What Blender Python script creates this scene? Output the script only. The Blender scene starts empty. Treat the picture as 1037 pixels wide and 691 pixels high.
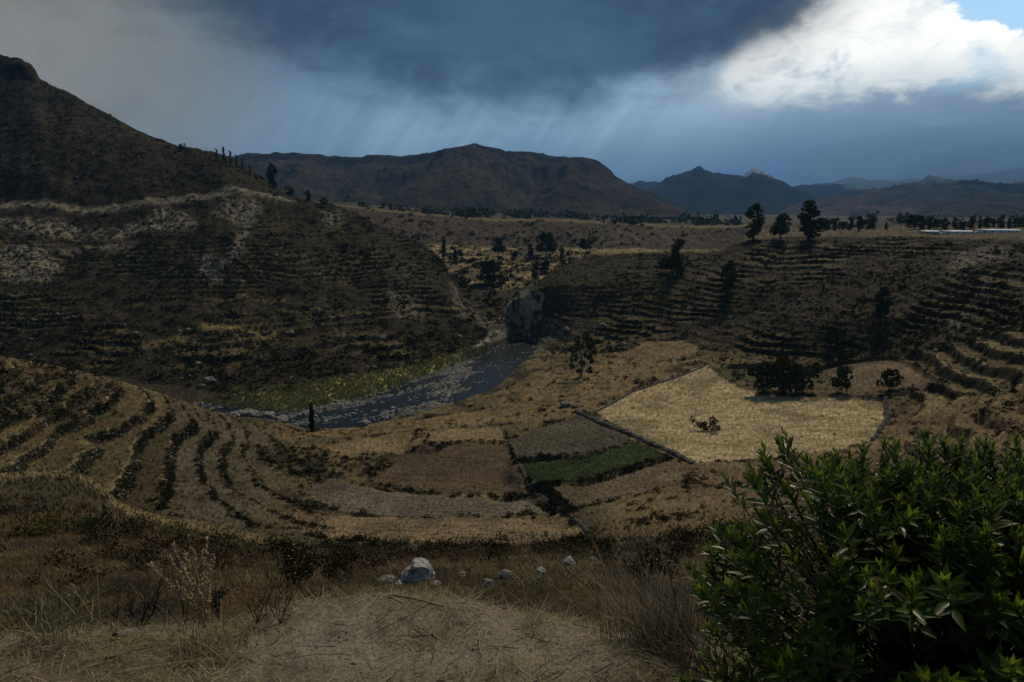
import bpy, math, random
import numpy as np
from mathutils import Vector
random.seed(7); RNG = np.random.default_rng(7)
SC = bpy.context.scene
COL = SC.collection
# ------------------------------------------------------------------ camera
W0, H0 = 1037.0, 691.0
FPX = W0 * 24.0 / 36.0
CX, CY, HOR = W0 / 2, H0 / 2, 212.0
PITCH = math.atan((CY - HOR) / FPX)
CP, SP = math.cos(PITCH), math.sin(PITCH)
cam = bpy.data.cameras.new("camera"); cam.lens = 24; cam.sensor_width = 36
cam.clip_start = 0.1; cam.clip_end = 40000
camo = bpy.data.objects.new("camera", cam); COL.objects.link(camo)
camo.location = (0, 0, 0); camo.rotation_euler = (math.pi / 2 - PITCH, 0, 0)
SC.camera = camo
SC.view_settings.view_transform = 'Standard'; SC.view_settings.look = 'None'
SC.view_settings.exposure = 0.0; SC.view_settings.gamma = 1.0
SC.view_settings.use_curve_mapping = False
SC.render.engine = 'CYCLES'
SC.cycles.use_denoising = True
SC.cycles.max_bounces = 4; SC.cycles.diffuse_bounces = 2; SC.cycles.glossy_bounces = 2
SC.cycles.transmission_bounces = 2; SC.cycles.volume_bounces = 1; SC.cycles.transparent_max_bounces = 4
SC.cycles.use_adaptive_sampling = True

def ray(u, v):
    t = -(v - CY) / FPX
    return np.array(((u - CX) / FPX, CP + t * SP, -SP + t * CP))
def pt(u, v, Y):
    r = ray(u, v); return r * (Y / r[1])
def azel(u, v):
    r = ray(u, v); r = r / np.linalg.norm(r)
    return math.degrees(math.atan2(r[0], r[1])), math.degrees(math.asin(r[2]))
def srgb(r, g, b):
    f = lambda c: (c / 12.92 if c <= 0.04045 else ((c + 0.055) / 1.055) ** 2.4)
    return (f(r / 255), f(g / 255), f(b / 255), 1)

# ------------------------------------------------------------------ light
SUN_AZ, SUN_EL = 26.0, 43.0          # degrees right of the view, above the horizon
sl = bpy.data.lights.new("sun", 'SUN'); sl.energy = 2.3; sl.angle = math.radians(10); sl.color = (1.0, 0.86, 0.66)
so = bpy.data.objects.new("sun", sl); COL.objects.link(so)
_d = Vector((math.sin(math.radians(SUN_AZ)) * math.cos(math.radians(SUN_EL)),
             math.cos(math.radians(SUN_AZ)) * math.cos(math.radians(SUN_EL)), math.sin(math.radians(SUN_EL))))
so.rotation_euler = _d.to_track_quat('Z', 'Y').to_euler(); so.location = (60, 40, 200)

class G:
    """small node-graph writer"""
    def __init__(s, tree): s.t = tree; s.n = tree.nodes; s.l = tree.links
    def new(s, kind, **kw):
        n = s.n.new(kind)
        for k, v in kw.items(): setattr(n, k, v)
        return n
    def put(s, sock, v):
        if isinstance(v, bpy.types.NodeSocket): s.l.new(v, sock)
        elif v is not None: sock.default_value = v
    def m(s, op, a, b=0.0, c=None, clamp=False):
        n = s.new('ShaderNodeMath', operation=op, use_clamp=clamp)
        s.put(n.inputs[0], a); s.put(n.inputs[1], b)
        if c is not None: s.put(n.inputs[2], c)
        return n.outputs[0]
    def ss(s, x, lo, hi, a=0.0, b=1.0, kind='SMOOTHSTEP'):
        n = s.new('ShaderNodeMapRange', interpolation_type=kind, clamp=True)
        s.put(n.inputs[0], x)
        for i, v in enumerate((lo, hi, a, b)): s.put(n.inputs[i + 1], v)
        return n.outputs[0]
    def mix(s, f, a, b, blend='MIX'):
        n = s.new('ShaderNodeMix', data_type='RGBA', blend_type=blend)
        s.put(n.inputs[0], f); s.put(n.inputs[6], a); s.put(n.inputs[7], b)
        return n.outputs[2]
    def noise(s, vec, scale=1.0, detail=4.0, rough=0.5, dist=0.0, out=0):
        n = s.new('ShaderNodeTexNoise')
        s.put(n.inputs['Vector'], vec); s.put(n.inputs['Scale'], scale); s.put(n.inputs['Detail'], detail)
        s.put(n.inputs['Roughness'], rough); s.put(n.inputs['Distortion'], dist)
        return n.outputs[out]
    def xyz(s, x, y, z=0.0):
        n = s.new('ShaderNodeCombineXYZ')
        for i, v in enumerate((x, y, z)): s.put(n.inputs[i], v)
        return n.outputs[0]
    def sep(s, v):
        n = s.new('ShaderNodeSeparateXYZ'); s.put(n.inputs[0], v); return n.outputs
    def vm(s, op, a, b):
        n = s.new('ShaderNodeVectorMath', operation=op); s.put(n.inputs[0], a); s.put(n.inputs[1], b); return n.outputs[0]

# ------------------------------------------------------------------ sky: storm clouds over a Nishita sky
def make_world():
    w = bpy.data.worlds.new("World"); SC.world = w; w.use_nodes = True
    w.node_tree.nodes.clear(); g = G(w.node_tree)
    sky = g.new('ShaderNodeTexSky', sky_type='NISHITA', sun_disc=False)
    sky.sun_elevation = math.radians(SUN_EL); sky.sun_rotation = math.radians(SUN_AZ); sky.altitude = 3500
    blue = g.mix(1.0, sky.outputs[0], (0.165, 0.185, 0.16, 1), 'MULTIPLY')
    d = g.new('ShaderNodeTexCoord').outputs['Generated']
    x, y, z = g.sep(d)
    az = g.m('MULTIPLY', g.m('ARCTAN2', x, y), 57.2958)
    el = g.m('MULTIPLY', g.m('ARCSINE', z), 57.2958)
    P = g.xyz(az, el)
    dd = g.vm('MULTIPLY', d, (1, 1, 1.8))
    n1 = g.noise(dd, 3.2, 6, 0.55)          # broad
    n2 = g.noise(dd, 8.0, 6, 0.6, 0.4)      # billows
    n3 = g.noise(dd, 19.0, 5, 0.6, 0.6)     # fine
    c1 = g.m('SUBTRACT', n1, 0.5); c2 = g.m('SUBTRACT', n2, 0.5); c3 = g.m('SUBTRACT', n3, 0.5)
    def blob(u, v, ru, rv, warp=0.5, soft=0.3, rot=0.0, fine=0.0):
        a0, e0 = azel(u, v); k = 57.2958 / FPX
        ca, sa = math.cos(math.radians(rot)), math.sin(math.radians(rot))
        da = g.m('SUBTRACT', az, a0); de = g.m('SUBTRACT', el, e0)
        p = g.m('ADD', g.m('MULTIPLY', da, ca), g.m('MULTIPLY', de, sa))
        q = g.m('SUBTRACT', g.m('MULTIPLY', de, ca), g.m('MULTIPLY', da, sa))
        p = g.m('DIVIDE', p, ru * k); q = g.m('DIVIDE', q, rv * k)
        r = g.m('SQRT', g.m('ADD', g.m('MULTIPLY', p, p), g.m('MULTIPLY', q, q)))
        r = g.m('ADD', r, g.m('MULTIPLY', c2, warp))
        if fine: r = g.m('ADD', r, g.m('MULTIPLY', c3, fine))
        return g.ss(r, 1 + soft, 1 - soft)
    # overall overcast: neutral to the left, bluer to the right, mottled
    base = g.mix(g.ss(az, -31, -5), srgb(98, 106, 110), srgb(76, 112, 148))
    base = g.mix(g.ss(n1, 0.32, 0.68), g.mix(0.45, base, (0.040, 0.075, 0.12, 1)), base)
    base = g.mix(g.ss(n2, 0.35, 0.75), base, g.mix(0.22, base, (0.30, 0.46, 0.62, 1)))
    col = base
    # warm thin cloud at the left
    col = g.mix(g.m('MULTIPLY', blob(0, 90, 150, 140, 0.9, 0.85), 0.75), col, srgb(150, 147, 136))
    col = g.mix(g.m('MULTIPLY', blob(160, 115, 100, 55, 0.9, 0.8), 0.25), col, srgb(128, 132, 131))
    col = g.mix(g.ss(n2, 0.56, 0.38, 0.0, 0.30), col, g.mix(1.0, col, (.55, .60, .66, 1), 'MULTIPLY'))
    # lit rain behind the dark cloud, streaked
    st_a = math.radians(54)
    sa = g.m('ADD', g.m('MULTIPLY', az, math.sin(st_a)), g.m('MULTIPLY', el, -math.cos(st_a)))
    sb = g.m('ADD', g.m('MULTIPLY', az, math.cos(st_a)), g.m('MULTIPLY', el, math.sin(st_a)))
    streak = g.noise(g.xyz(g.m('MULTIPLY', sa, 0.34), g.m('MULTIPLY', sb, 0.05), 3.0), 1.0, 5, 0.60, 0.5)
    stf = g.ss(streak, 0.28, 0.78, 0.50, 1.0)
    lit = blob(590, 112, 265, 60, 0.50, 0.85, 6)
    col = g.mix(g.m('MULTIPLY', g.m('MULTIPLY', lit, stf), 0.95), col, srgb(164, 202, 229))
    lit2 = blob(735, 90, 110, 46, 0.5, 0.8, 20, 0.3)
    col = g.mix(g.m('MULTIPLY', g.m('MULTIPLY', lit2, stf), 0.75), col, srgb(192, 220, 236))
    # dark rain under the bright cloud and to the right
    dk = blob(940, 158, 280, 56, 0.4, 0.65)
    col = g.mix(g.m('MULTIPLY', dk, 0.75), col, srgb(66, 106, 146))
    # blue gap and towering lit cloud at the upper right
    gap = blob(1035, -45, 165, 84, 0.25, 0.18)
    col = g.mix(gap, col, blue)
    wf = lambda *a, **k: blob(*a, **k)
    wm = g.m('MAXIMUM', g.m('MAXIMUM', wf(858, 53, 92, 52, 0.42, 0.06, 0, 0.75), wf(925, 70, 84, 42, 0.42, 0.06, -10, 0.75)),
             g.m('MAXIMUM', wf(1015, 86, 95, 38, 0.42, 0.06, -8, 0.75), wf(792, 66, 58, 36, 0.5, 0.22, 25, 0.75)))
    _, e_lo = azel(850, 124); _, e_hi = azel(850, 48)
    up = g.ss(g.m('ADD', el, g.m('ADD', g.m('MULTIPLY', c2, 8.0), g.m('MULTIPLY', c3, 5.0))), e_lo, e_hi)
    wcol = g.mix(up, srgb(150, 172, 192), (1.75, 1.70, 1.55, 1))
    wcol = g.mix(g.ss(n2, 0.44, 0.66, 0.0, 0.60), wcol, srgb(222, 229, 232))
    wcol = g.mix(g.ss(n3, 0.42, 0.64, 0.0, 0.35), wcol, srgb(212, 222, 228))
    _, b_lo = azel(850, 116); _, b_hi = azel(850, 66)
    wm = g.m('MULTIPLY', wm, g.ss(g.m('ADD', el, g.m('ADD', g.m('MULTIPLY', c2, 9.0), g.m('MULTIPLY', c3, 5.0))), b_lo, b_hi, 0.10, 1.0))
    col = g.mix(wm, col, wcol)
    glow = blob(870, 72, 180, 60, 0.5, 0.95)
    col = g.mix(g.m('MULTIPLY', glow, 0.34), col, srgb(196, 214, 224))
    # the dark cloud overhead
    dc = blob(520, -72, 325, 146, 0.45, 0.22, 0, 0.15)
    dcc = g.mix(g.ss(n1, 0.34, 0.68), srgb(46, 66, 87), srgb(68, 94, 122))
    dcc = g.mix(g.ss(n2, 0.45, 0.75, 0, 0.5), dcc, srgb(80, 110, 140))
    col = g.mix(g.m('MULTIPLY', dc, 0.92), col, dcc)
    dc2 = blob(672, -8, 150, 66, 0.35, 0.16, 8, 0.30)
    col = g.mix(g.m('MULTIPLY', dc2, 0.88), col, dcc)
    over = g.ss(g.m('ADD', el, g.m('MULTIPLY', c1, 14.0)), 20, 40)     # dark deck carried on overhead, unseen, to dim the bluish light from above
    col = g.mix(g.m('MULTIPLY', over, 0.9), col, dcc)
    # the ground side, seen by nothing but stray light
    col = g.mix(g.ss(el, -9, -2), (0.012, 0.011, 0.009, 1), col)
    bg = g.new('ShaderNodeBackground'); g.put(bg.inputs[0], col); bg.inputs[1].default_value = 1.0
    out = g.new('ShaderNodeOutputWorld'); g.l.new(bg.outputs[0], out.inputs[0])
    w.cycles.sampling_method = 'MANUAL'; w.cycles.sample_map_resolution = 1024
make_world()

# ------------------------------------------------------------------ small library
def fade(t): return t * t * t * (t * (t * 6 - 15) + 10)
_perm = np.random.default_rng(3).permutation(256); _perm = np.concatenate([_perm, _perm, _perm])
_ang = np.random.default_rng(4).uniform(0, 2 * np.pi, 256); _gx, _gy = np.cos(_ang), np.sin(_ang)
def perlin(x, y):
    xi = np.floor(x).astype(np.int64); yi = np.floor(y).astype(np.int64)
    xf = x - xi; yf = y - yi; xi &= 255; yi &= 255
    u, v = fade(xf), fade(yf)
    def gr(i, j, dx, dy):
        h = _perm[_perm[i] + j] & 255
        return _gx[h] * dx + _gy[h] * dy
    a = gr(xi, yi, xf, yf); b = gr(xi + 1, yi, xf - 1, yf)
    c = gr(xi, yi + 1, xf, yf - 1); d = gr(xi + 1, yi + 1, xf - 1, yf - 1)
    return (a + u * (b - a)) * (1 - v) + (c + u * (d - c)) * v
def fbm(x, y, wl, octv=4, gain=0.5, ridged=False):
    s = np.zeros_like(x, dtype=np.float64); amp = 1.0; f = 1.0 / wl
    for k in range(octv):
        n = perlin(x * f + 17.3 * k, y * f - 9.1 * k)
        s += amp * ((0.5 - 2 * np.abs(n)) if ridged else n * 1.6); amp *= gain; f *= 2.03
    return s
def sstep(x, lo, hi):
    t = np.clip((x - lo) / (hi - lo), 0, 1); return t * t * (3 - 2 * t)
def inpoly(px, py, poly):
    poly = np.asarray(poly, float); r = np.zeros(px.shape, bool); n = len(poly)
    for i in range(n):
        x1, y1 = poly[i]; x2, y2 = poly[(i + 1) % n]
        c = ((y1 > py) != (y2 > py)) & (px < (x2 - x1) * (py - y1) / (y2 - y1 + 1e-12) + x1)
        r ^= c
    return r
def make_mesh(name, verts, faces, smooth=False, attrs=None):
    """verts (n,3); faces (m,k) array"""
    verts = np.ascontiguousarray(verts, np.float32); faces = np.ascontiguousarray(faces, np.int32)
    me = bpy.data.meshes.new(name); m, k = faces.shape
    me.vertices.add(len(verts)); me.vertices.foreach_set('co', verts.ravel())
    me.loops.add(m * k); me.loops.foreach_set('vertex_index', faces.ravel())
    me.polygons.add(m); me.polygons.foreach_set('loop_start', np.arange(0, m * k, k, dtype=np.int32))
    if smooth: me.polygons.foreach_set('use_smooth', np.ones(m, bool))
    for an, (typ, data) in (attrs or {}).items():
        a = me.attributes.new(an, typ, 'POINT')
        if typ == 'FLOAT_COLOR':
            a.data.foreach_set('color', np.ascontiguousarray(np.c_[data, np.ones(len(data))], np.float32).ravel())
        else: a.data.foreach_set('value', np.ascontiguousarray(data, np.float32))
    me.update(calc_edges=True)
    return me
def link(name, me, mat=None, parent=None, label=None, cat=None, group=None, kind=None, loc=None, rot=None, scale=None):
    o = bpy.data.objects.new(name, me); COL.objects.link(o)
    if mat is not None and me is not None and not me.materials: me.materials.append(mat)
    if parent is not None: o.parent = parent
    for k, v in (('label', label), ('category', cat), ('group', group), ('kind', kind)):
        if v is not None: o[k] = v
    if loc is not None: o.location = loc
    if rot is not None: o.rotation_euler = rot
    if scale is not None: o.scale = scale if hasattr(scale, '__len__') else (scale,) * 3
    return o
def new_mat(name):
    m = bpy.data.materials.new(name); m.use_nodes = True; m.node_tree.nodes.clear()
    g = G(m.node_tree); b = g.new('ShaderNodeBsdfPrincipled'); o = g.new('ShaderNodeOutputMaterial')
    g.l.new(b.outputs[0], o.inputs[0]); b.inputs['Roughness'].default_value = 0.9
    b.inputs['Specular IOR Level'].default_value = 0.2
    return m, g, b
def leaf_mat(name, c0, c1, rough=0.85, spec=0.06, trans=0.0):
    """colour varies leaf by leaf and plant by plant"""
    m, g, b = new_mat(name)
    isl = g.new('ShaderNodeNewGeometry').outputs['Random Per Island']
    orn = g.new('ShaderNodeObjectInfo').outputs['Random']
    pos = g.new('ShaderNodeNewGeometry').outputs['Position']
    f = g.m('ADD', g.m('MULTIPLY', isl, 0.65), g.m('MULTIPLY', orn, 0.35))
    c = g.mix(f, (*c0, 1), (*c1, 1))
    g.put(b.inputs['Base Color'], c); b.inputs['Roughness'].default_value = rough
    b.inputs['Specular IOR Level'].default_value = spec
    return m
def solid_mat(name, c0, c1, scale=6.0, rough=0.85, bump=0.3, coord='Object', spec=0.2):
    m, g, b = new_mat(name)
    tc = g.new('ShaderNodeTexCoord').outputs[coord]
    n = g.noise(tc, scale, 6, 0.6)
    g.put(b.inputs['Base Color'], g.mix(g.ss(n, 0.3, 0.7), (*c0, 1), (*c1, 1))); b.inputs['Roughness'].default_value = rough
    b.inputs['Specular IOR Level'].default_value = spec
    if bump:
        bp = g.new('ShaderNodeBump'); bp.inputs[0].default_value = bump; g.put(bp.inputs['Height'], n)
        g.l.new(bp.outputs[0], b.inputs['Normal'])
    return m
# ------------------------------------------------------------------ terrain: lofted between surveyed lines
# a line is a list of (u, v, Y): the point Y metres ahead on the sight line through u, v; or ('z', u, Y, z)
LINES = [
 # 0 feet
 [('z', -400, 1.0, -2.02), ('z', 1437, 1.0, -2.02)],
 # 1 crest of the trampled mound
 [(-300, 655, 3.6), (0, 652, 3.9), (130, 640, 4.2), (230, 632, 4.4), (300, 606, 4.9), (400, 599, 5.0), (470, 606, 4.8), (540, 622, 4.6), (620, 640, 4.3), (720, 660, 4.0), (1037, 660, 3.8), (1400, 660, 3.7)],
 # 2 hidden dip behind it
 [('z', -400, 7.0, -5.2), ('z', 200, 7.5, -5.0), ('z', 420, 8.0, -5.25), ('z', 700, 7.5, -5.2), ('z', 1437, 7.0, -5.0)],
 # 3 ledge
 [(-300, 640, 12), (0, 625, 12), (200, 615, 12), (330, 600, 12.5), (420, 596, 13), (560, 597, 13), (700, 602, 12.5), (900, 600, 12), (1400, 590, 12)],
 # 4 outer edge of the ledge
 [(-300, 555, 24), (0, 553, 25), (100, 552, 25), (180, 552, 25), (260, 562, 24), (330, 570, 23), (420, 562, 25), (600, 560, 25), (700, 566, 24), (800, 556, 25), (1037, 550, 26), (1400, 540, 26)],
 # 5 rim of the near bench, foot of the bank
 [(-300, 470, 60), (0, 486, 62), (40, 480, 62), (75, 479, 64), (100, 490, 66), (120, 513, 69), (150, 525, 72), (190, 534, 78), (220, 541, 86), (260, 548, 95), (330, 553, 101), (450, 555, 102), (600, 552, 102), (700, 538, 98), (800, 520, 98), (900, 500, 100), (1037, 485, 92), (1400, 440, 80)],
 # 6
 [(-300, 440, 105), (0, 466, 112), (60, 468, 116), (120, 470, 122), (200, 474, 131), (260, 482, 134), (330, 490, 135), (450, 497, 133), (540, 497, 133), (590, 491, 134), (680, 481, 137), (760, 472, 141), (870, 452, 150), (960, 440, 140), (1037, 425, 130), (1400, 360, 115)],
 # 7
 [(-300, 360, 150), (0, 402, 160), (100, 412, 170), (180, 418, 178), (220, 428, 184), (250, 438, 190), (330, 443, 195), (450, 432, 200), (530, 426, 205), (600, 420, 206), (700, 424, 197), (800, 424, 192), (900, 418, 188), (960, 402, 180), (1037, 385, 165), (1400, 300, 140)],
 # 8 spur crest, near river bank, foot of the right hand slopes
 [(-300, 315, 185), (0, 362, 192), (50, 370, 194), (100, 381, 196), (150, 392, 198), (190, 405, 199), (240, 421, 208), (275, 424, 217), (303, 433, 219), (345, 435, 221), (400, 424, 235), (450, 412, 250), (495, 396, 272), (528, 372, 310), (545, 362, 325), (575, 366, 310), (600, 366, 306), (640, 361, 300), (720, 371, 272), (800, 380, 258), (850, 380, 250), (900, 374, 240), (960, 358, 222), (1037, 338, 205), (1400, 265, 180)],
 # 9 near water edge
 [('z', -400, 235, -64), ('z', 0, 245, -71), ('z', 150, 235, -73.5), ('z', 250, 236, -73.6), (285, 426, 233), (300, 431, 227), (320, 435, 223.5), (362, 431, 229), (409, 422, 238), (470, 409, 256), (510, 388, 288), (532, 365, 331), (542, 352, 363), (552, 356, 345), (575, 361, 322), (600, 361, 318), (640, 357, 310), (720, 366, 280), (800, 371, 272), (900, 363, 262), (960, 345, 255), (1037, 324, 244), (1400, 258, 214)],
 # 10 far water edge
 [('z', -400, 262, -66), ('z', 0, 268, -73), ('z', 150, 256, -74.2), (298, 421.5, 238.8), (335, 413, 249.5), (389, 399, 269.5), (436, 382, 298), (480, 364, 335), (494, 359, 347), (512, 346, 380), (525, 342, 392), (541, 345, 383), (552, 351, 360), (575, 356, 332), (600, 355, 330), (640, 352, 322), (720, 361, 290), (800, 366, 281), (900, 356, 273), (960, 338, 265), (1037, 317, 253), (1400, 250, 224)],
 # 11 back of the reed bank
 [('z', -400, 300, -60), ('z', 0, 300, -69), ('z', 150, 272, -71), (250, 404, 251), (330, 394, 265), (400, 377, 294), (470, 359, 330), (490, 352, 345), (503, 340, 366), (512, 334, 388), (525, 336, 397), (541, 338, 388), (556, 344, 375), (575, 347, 356), (600, 349, 338), (640, 345, 331), (720, 355, 300), (800, 362, 280), (850, 358, 270), (900, 352, 258), (960, 338, 240), (1037, 318, 225), (1400, 240, 200)],
 # 12 slopes, lower part
 [(-300, 285, 370), (0, 300, 370), (100, 306, 372), (200, 312, 376), (300, 306, 385), (400, 311, 390), (450, 321, 385), (480, 334, 366), (500, 337, 362), (510, 325, 392), (525, 318, 402), (545, 316, 394), (560, 321, 387), (580, 322, 381), (600, 322, 378), (640, 320, 370), (700, 320, 350), (760, 322, 325), (800, 322, 306), (850, 325, 288), (900, 322, 276), (960, 312, 262), (1037, 300, 245), (1400, 225, 230)],
 # 13 road cut on the left hillside, upper slopes on the right
 [(-300, 218, 530), (0, 213, 520), (100, 209, 518), (150, 203, 522), (205, 202, 524), (240, 198, 528), (270, 198, 532), (305, 206, 536), (340, 214, 540), (400, 239, 508), (440, 265, 478), (463, 294, 440), (472, 318, 406), (482, 327, 384), (500, 332, 376), (511, 317, 394), (522, 306, 401), (545, 294, 403), (560, 290, 402), (600, 289, 405), (640, 286, 405), (700, 285, 390), (760, 283, 368), (800, 283, 352), (850, 284, 336), (900, 280, 322), (960, 272, 305), (1037, 264, 290), (1400, 215, 280)],
 # 14 skyline of the left hill, crest of its spur, rim of the mesa
 [(-300, -40, 800), (-60, 58, 745), (0, 61, 742), (20, 63, 741), (33, 69, 739), (38, 79, 737), (44, 84, 735), (84, 104, 715), (101, 114, 706), (152, 138, 680), (199, 151, 655), (219, 156, 645), (263, 178, 622), (294, 195, 595), (320, 203, 570), (340, 208, 556), (400, 235, 520), (440, 259, 490), (462, 288, 448), (471, 314, 410), (482, 323, 388), (500, 329, 380), (511, 312, 398), (522, 299, 406), (545, 287, 413), (560, 275, 428), (580, 263, 452), (600, 257, 468), (640, 256, 465), (720, 254, 455), (738, 248, 455), (755, 242, 452), (800, 240, 445), (900, 240, 420), (1037, 243.5, 372), (1400, 205, 360)],
 # 15 behind those
 [('z', -400, 930, 190), ('z', 0, 870, 120), ('z', 150, 800, 60), ('z', 263, 720, 15), ('z', 340, 640, -14), ('z', 400, 585, -40), ('z', 440, 535, -56), ('z', 470, 478, -62), ('z', 500, 430, -69), ('z', 515, 432, -66), ('z', 545, 450, -58), ('z', 575, 480, -50), ('z', 600, 515, -30), ('z', 720, 510, -28.5), ('z', 738, 515, -24), ('z', 755, 520, -20), ('z', 800, 520, -18), ('z', 1037, 480, -15), ('z', 1437, 440, 2)],
 # 16 first terraces seen through the gap
 [('z', -400, 1000, 150), ('z', 0, 1000, 90), ('z', 263, 820, 0), ('z', 340, 740, -24), ('z', 400, 650, -48), (440, 284, 560), (470, 289, 520), (495, 292, 505), (560, 287, 510), (585, 277, 530), ('z', 605, 570, -46), ('z', 720, 575, -42), ('z', 745, 590, -25), ('z', 760, 600, -20), ('z', 1037, 600, -17), ('z', 1437, 560, 4)],
 # 17
 [('z', -400, 1150, 130), ('z', 0, 1120, 80), ('z', 263, 950, -10), ('z', 340, 860, -26), (400, 252, 760), (440, 262, 680), (495, 262, 660), (560, 261, 660), (600, 258, 690), (720, 252, 720), ('z', 745, 740, -30), ('z', 765, 760, -21), ('z', 1037, 760, -18), ('z', 1437, 740, 4)],
 # 18 foot of the bluff
 [('z', -400, 1250, 120), ('z', 0, 1250, 70), ('z', 263, 1080, -16), (340, 230, 1020), (400, 241, 950), (430, 246, 910), (500, 249, 900), (600, 250, 880), (720, 249, 870), (748, 246, 880), ('z', 765, 890, -22), ('z', 1037, 900, -19), ('z', 1437, 880, 4)],
 # 19 rim of the far plateau
 [('z', -400, 1350, 110), ('z', 0, 1350, 60), ('z', 263, 1200, 10), (340, 208, 1150), (400, 214, 1100), (450, 219, 1080), (500, 223, 1060), (560, 223, 1050), (600, 225, 1040), (680, 230, 1000), (740, 230, 990), (765, 229, 1000), ('z', 1037, 1020, -20), ('z', 1437, 1000, 4)],
 # 20 plateau, to the feet of the mountains
 [('z', -400, 2000, 90), ('z', 0, 2000, 50), (263, 203, 2000), (340, 204, 2000), (450, 213, 2000), (600, 220, 2000), (700, 223, 2000), (800, 222, 2000), (1037, 222, 2000), ('z', 1437, 2000, -20)],
 # 21
 [('z', -400, 5200, 60), ('z', 500, 5200, -30), ('z', 1437, 5200, -60)],
]
NROW = [64, 10, 10, 34, 26, 66, 70, 56, 12, 18, 22, 70, 82, 120, 8, 8, 26, 16, 30, 12, 10]
A0, A1, DA = -0.86, 0.86, 0.0021
acol = np.concatenate([np.linspace(-7, -1.5, 24)[:-1], np.linspace(-1.5, A0, 36)[:-1], np.arange(A0, A1, DA), np.linspace(A1, 1.5, 36), np.linspace(1.5, 7, 24)[1:]])
LA, LY, LZ = [], [], []
for L in LINES:
    pts = []
    for p in L:
        if p[0] == 'z': pts.append(((p[1] - CX) / FPX / 0.99, p[2], p[3]))
        else:
            q = pt(*p); pts.append((q[0] / q[1], q[1], q[2]))
    pts = np.array(sorted(pts))
    LY.append(np.interp(acol, pts[:, 0], pts[:, 1])); LZ.append(np.interp(acol, pts[:, 0], pts[:, 2]))
for k_, f_ in ((9, 1 / 3), (10, 2 / 3)):        # east of the gorge the river lines run up the slope
    m_ = sstep(acol, (549 - CX) / FPX, (562 - CX) / FPX)
    LY[k_] = LY[k_] * (1 - m_) + (LY[8] * (1 - f_) + LY[11] * f_) * m_
    LZ[k_] = LZ[k_] * (1 - m_) + (LZ[8] * (1 - f_) + LZ[11] * f_) * m_
YY, ZZ, SS = [], [], []
for k, n in enumerate(NROW):
    for i in range(n):
        f = i / n
        if k in (0, 19, 20): f = f ** 1.4
        y = np.exp(np.log(LY[k]) * (1 - f) + np.log(np.maximum(LY[k + 1], LY[k] * 1.002)) * f)
        fy = (y - LY[k]) / np.maximum(LY[k + 1] - LY[k], LY[k] * 0.002)
        YY.append(y); ZZ.append(LZ[k] + (LZ[k + 1] - LZ[k]) * fy); SS.append(k + i / n)
YY.append(LY[-1]); ZZ.append(LZ[-1]); SS.append(len(NROW))
Y = np.array(YY); Z = np.array(ZZ); S = np.array(SS)[:, None] + 0 * Y
def gblur(A, sig, ax):
    r = int(3 * sig + 1); k = np.exp(-0.5 * (np.arange(-r, r + 1) / sig) ** 2); k /= k.sum()
    pad = [(0, 0), (0, 0)]; pad[ax] = (r, r); B = np.pad(A, pad, mode='edge'); out = np.zeros_like(A)
    for i, kv in enumerate(k):
        out += kv * (B[i:i + A.shape[0]] if ax == 0 else B[:, i:i + A.shape[1]])
    return out
for ax, sg in ((0, 1.6), (1, 3.5)):
    Y = np.exp(gblur(np.log(Y), sg, ax)); Z = gblur(Z, sg, ax)
Y = np.maximum.accumulate(Y + np.arange(len(Y))[:, None] * 1e-5, axis=0)
X = np.clip(acol, -1.5, 1.5)[None, :] * Y + (acol - np.clip(acol, -1.5, 1.5))[None, :] * np.minimum(Y, 60)   # the skirts beside the view stay narrow far out
def project(x, y, z):
    dx, dy, dz = x, y * CP - z * SP, y * SP + z * CP
    return CX + FPX * dx / dy, CY - FPX * dz / dy
U, V = project(X, Y, Z)
NR, NC = Y.shape
# the near terraces: surveyed edge by edge, each edge at its own level, a thin-plate surface through them
zm = lambda pts: [(0.3518 * x, 355 + 0.3518 * y) for x, y in pts]
EDGES = [zm([(-120, 330), (-60, 295), (0, 265), (60, 235), (120, 200), (190, 165), (240, 125), (285, 85)]),
         zm([(-80, 430), (20, 350), (60, 300), (150, 228), (240, 172), (310, 130), (350, 100)]),
         zm([(130, 395), (200, 330), (260, 275), (340, 215), (405, 185), (430, 150), (385, 100)]),
         zm([(335, 400), (355, 350), (385, 290), (430, 225), (470, 190), (492, 165), (470, 130)]),
         zm([(455, 420), (470, 360), (485, 300), (515, 235), (555, 215), (530, 175)]),
         zm([(1715, 545), (1500, 556), (1150, 568), (930, 560), (790, 520), (680, 478), (640, 440), (600, 395), (575, 350), (570, 300), (585, 255), (605, 240), (570, 195)]),
         zm([(664, 400), (650, 380), (632, 330), (640, 285), (655, 262), (610, 205)]),
         zm([(1609, 469), (1430, 478), (1250, 483), (1090, 482), (930, 472), (830, 430), (770, 395), (740, 375), (715, 330), (690, 285), (710, 255)]),
         zm([(1524, 432), (1360, 425), (1194, 412), (1060, 398), (944, 374), (880, 362), (800, 330), (740, 300), (725, 270)]),
         zm([(1250, 300), (1114, 304), (980, 298), (860, 280), (780, 255)])]
ZTOP, ZST = -43.0, 2.4
ctl = []
for k_, e_ in enumerate(EDGES):
    for (u_, v_) in e_:
        r_ = ray(u_, v_); z_ = ZTOP - ZST * k_; ctl.append((r_[0] / r_[2] * z_, r_[1] / r_[2] * z_, z_))
ctl = np.array(ctl); bnd = []
for j in range(0, NC, 9):                      # ties to the surrounding ground
    for i in range(0, NR, 6):
        if (7.95 < S[i, j] < 8.3 and -350 < U[i, j] < 300) or (5.1 < S[i, j] < 8.3 and 610 < U[i, j] < 690) or (7.0 < S[i, j] < 8.3 and 300 < U[i, j] <= 610): bnd.append((X[i, j], Y[i, j], Z[i, j]))
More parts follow.
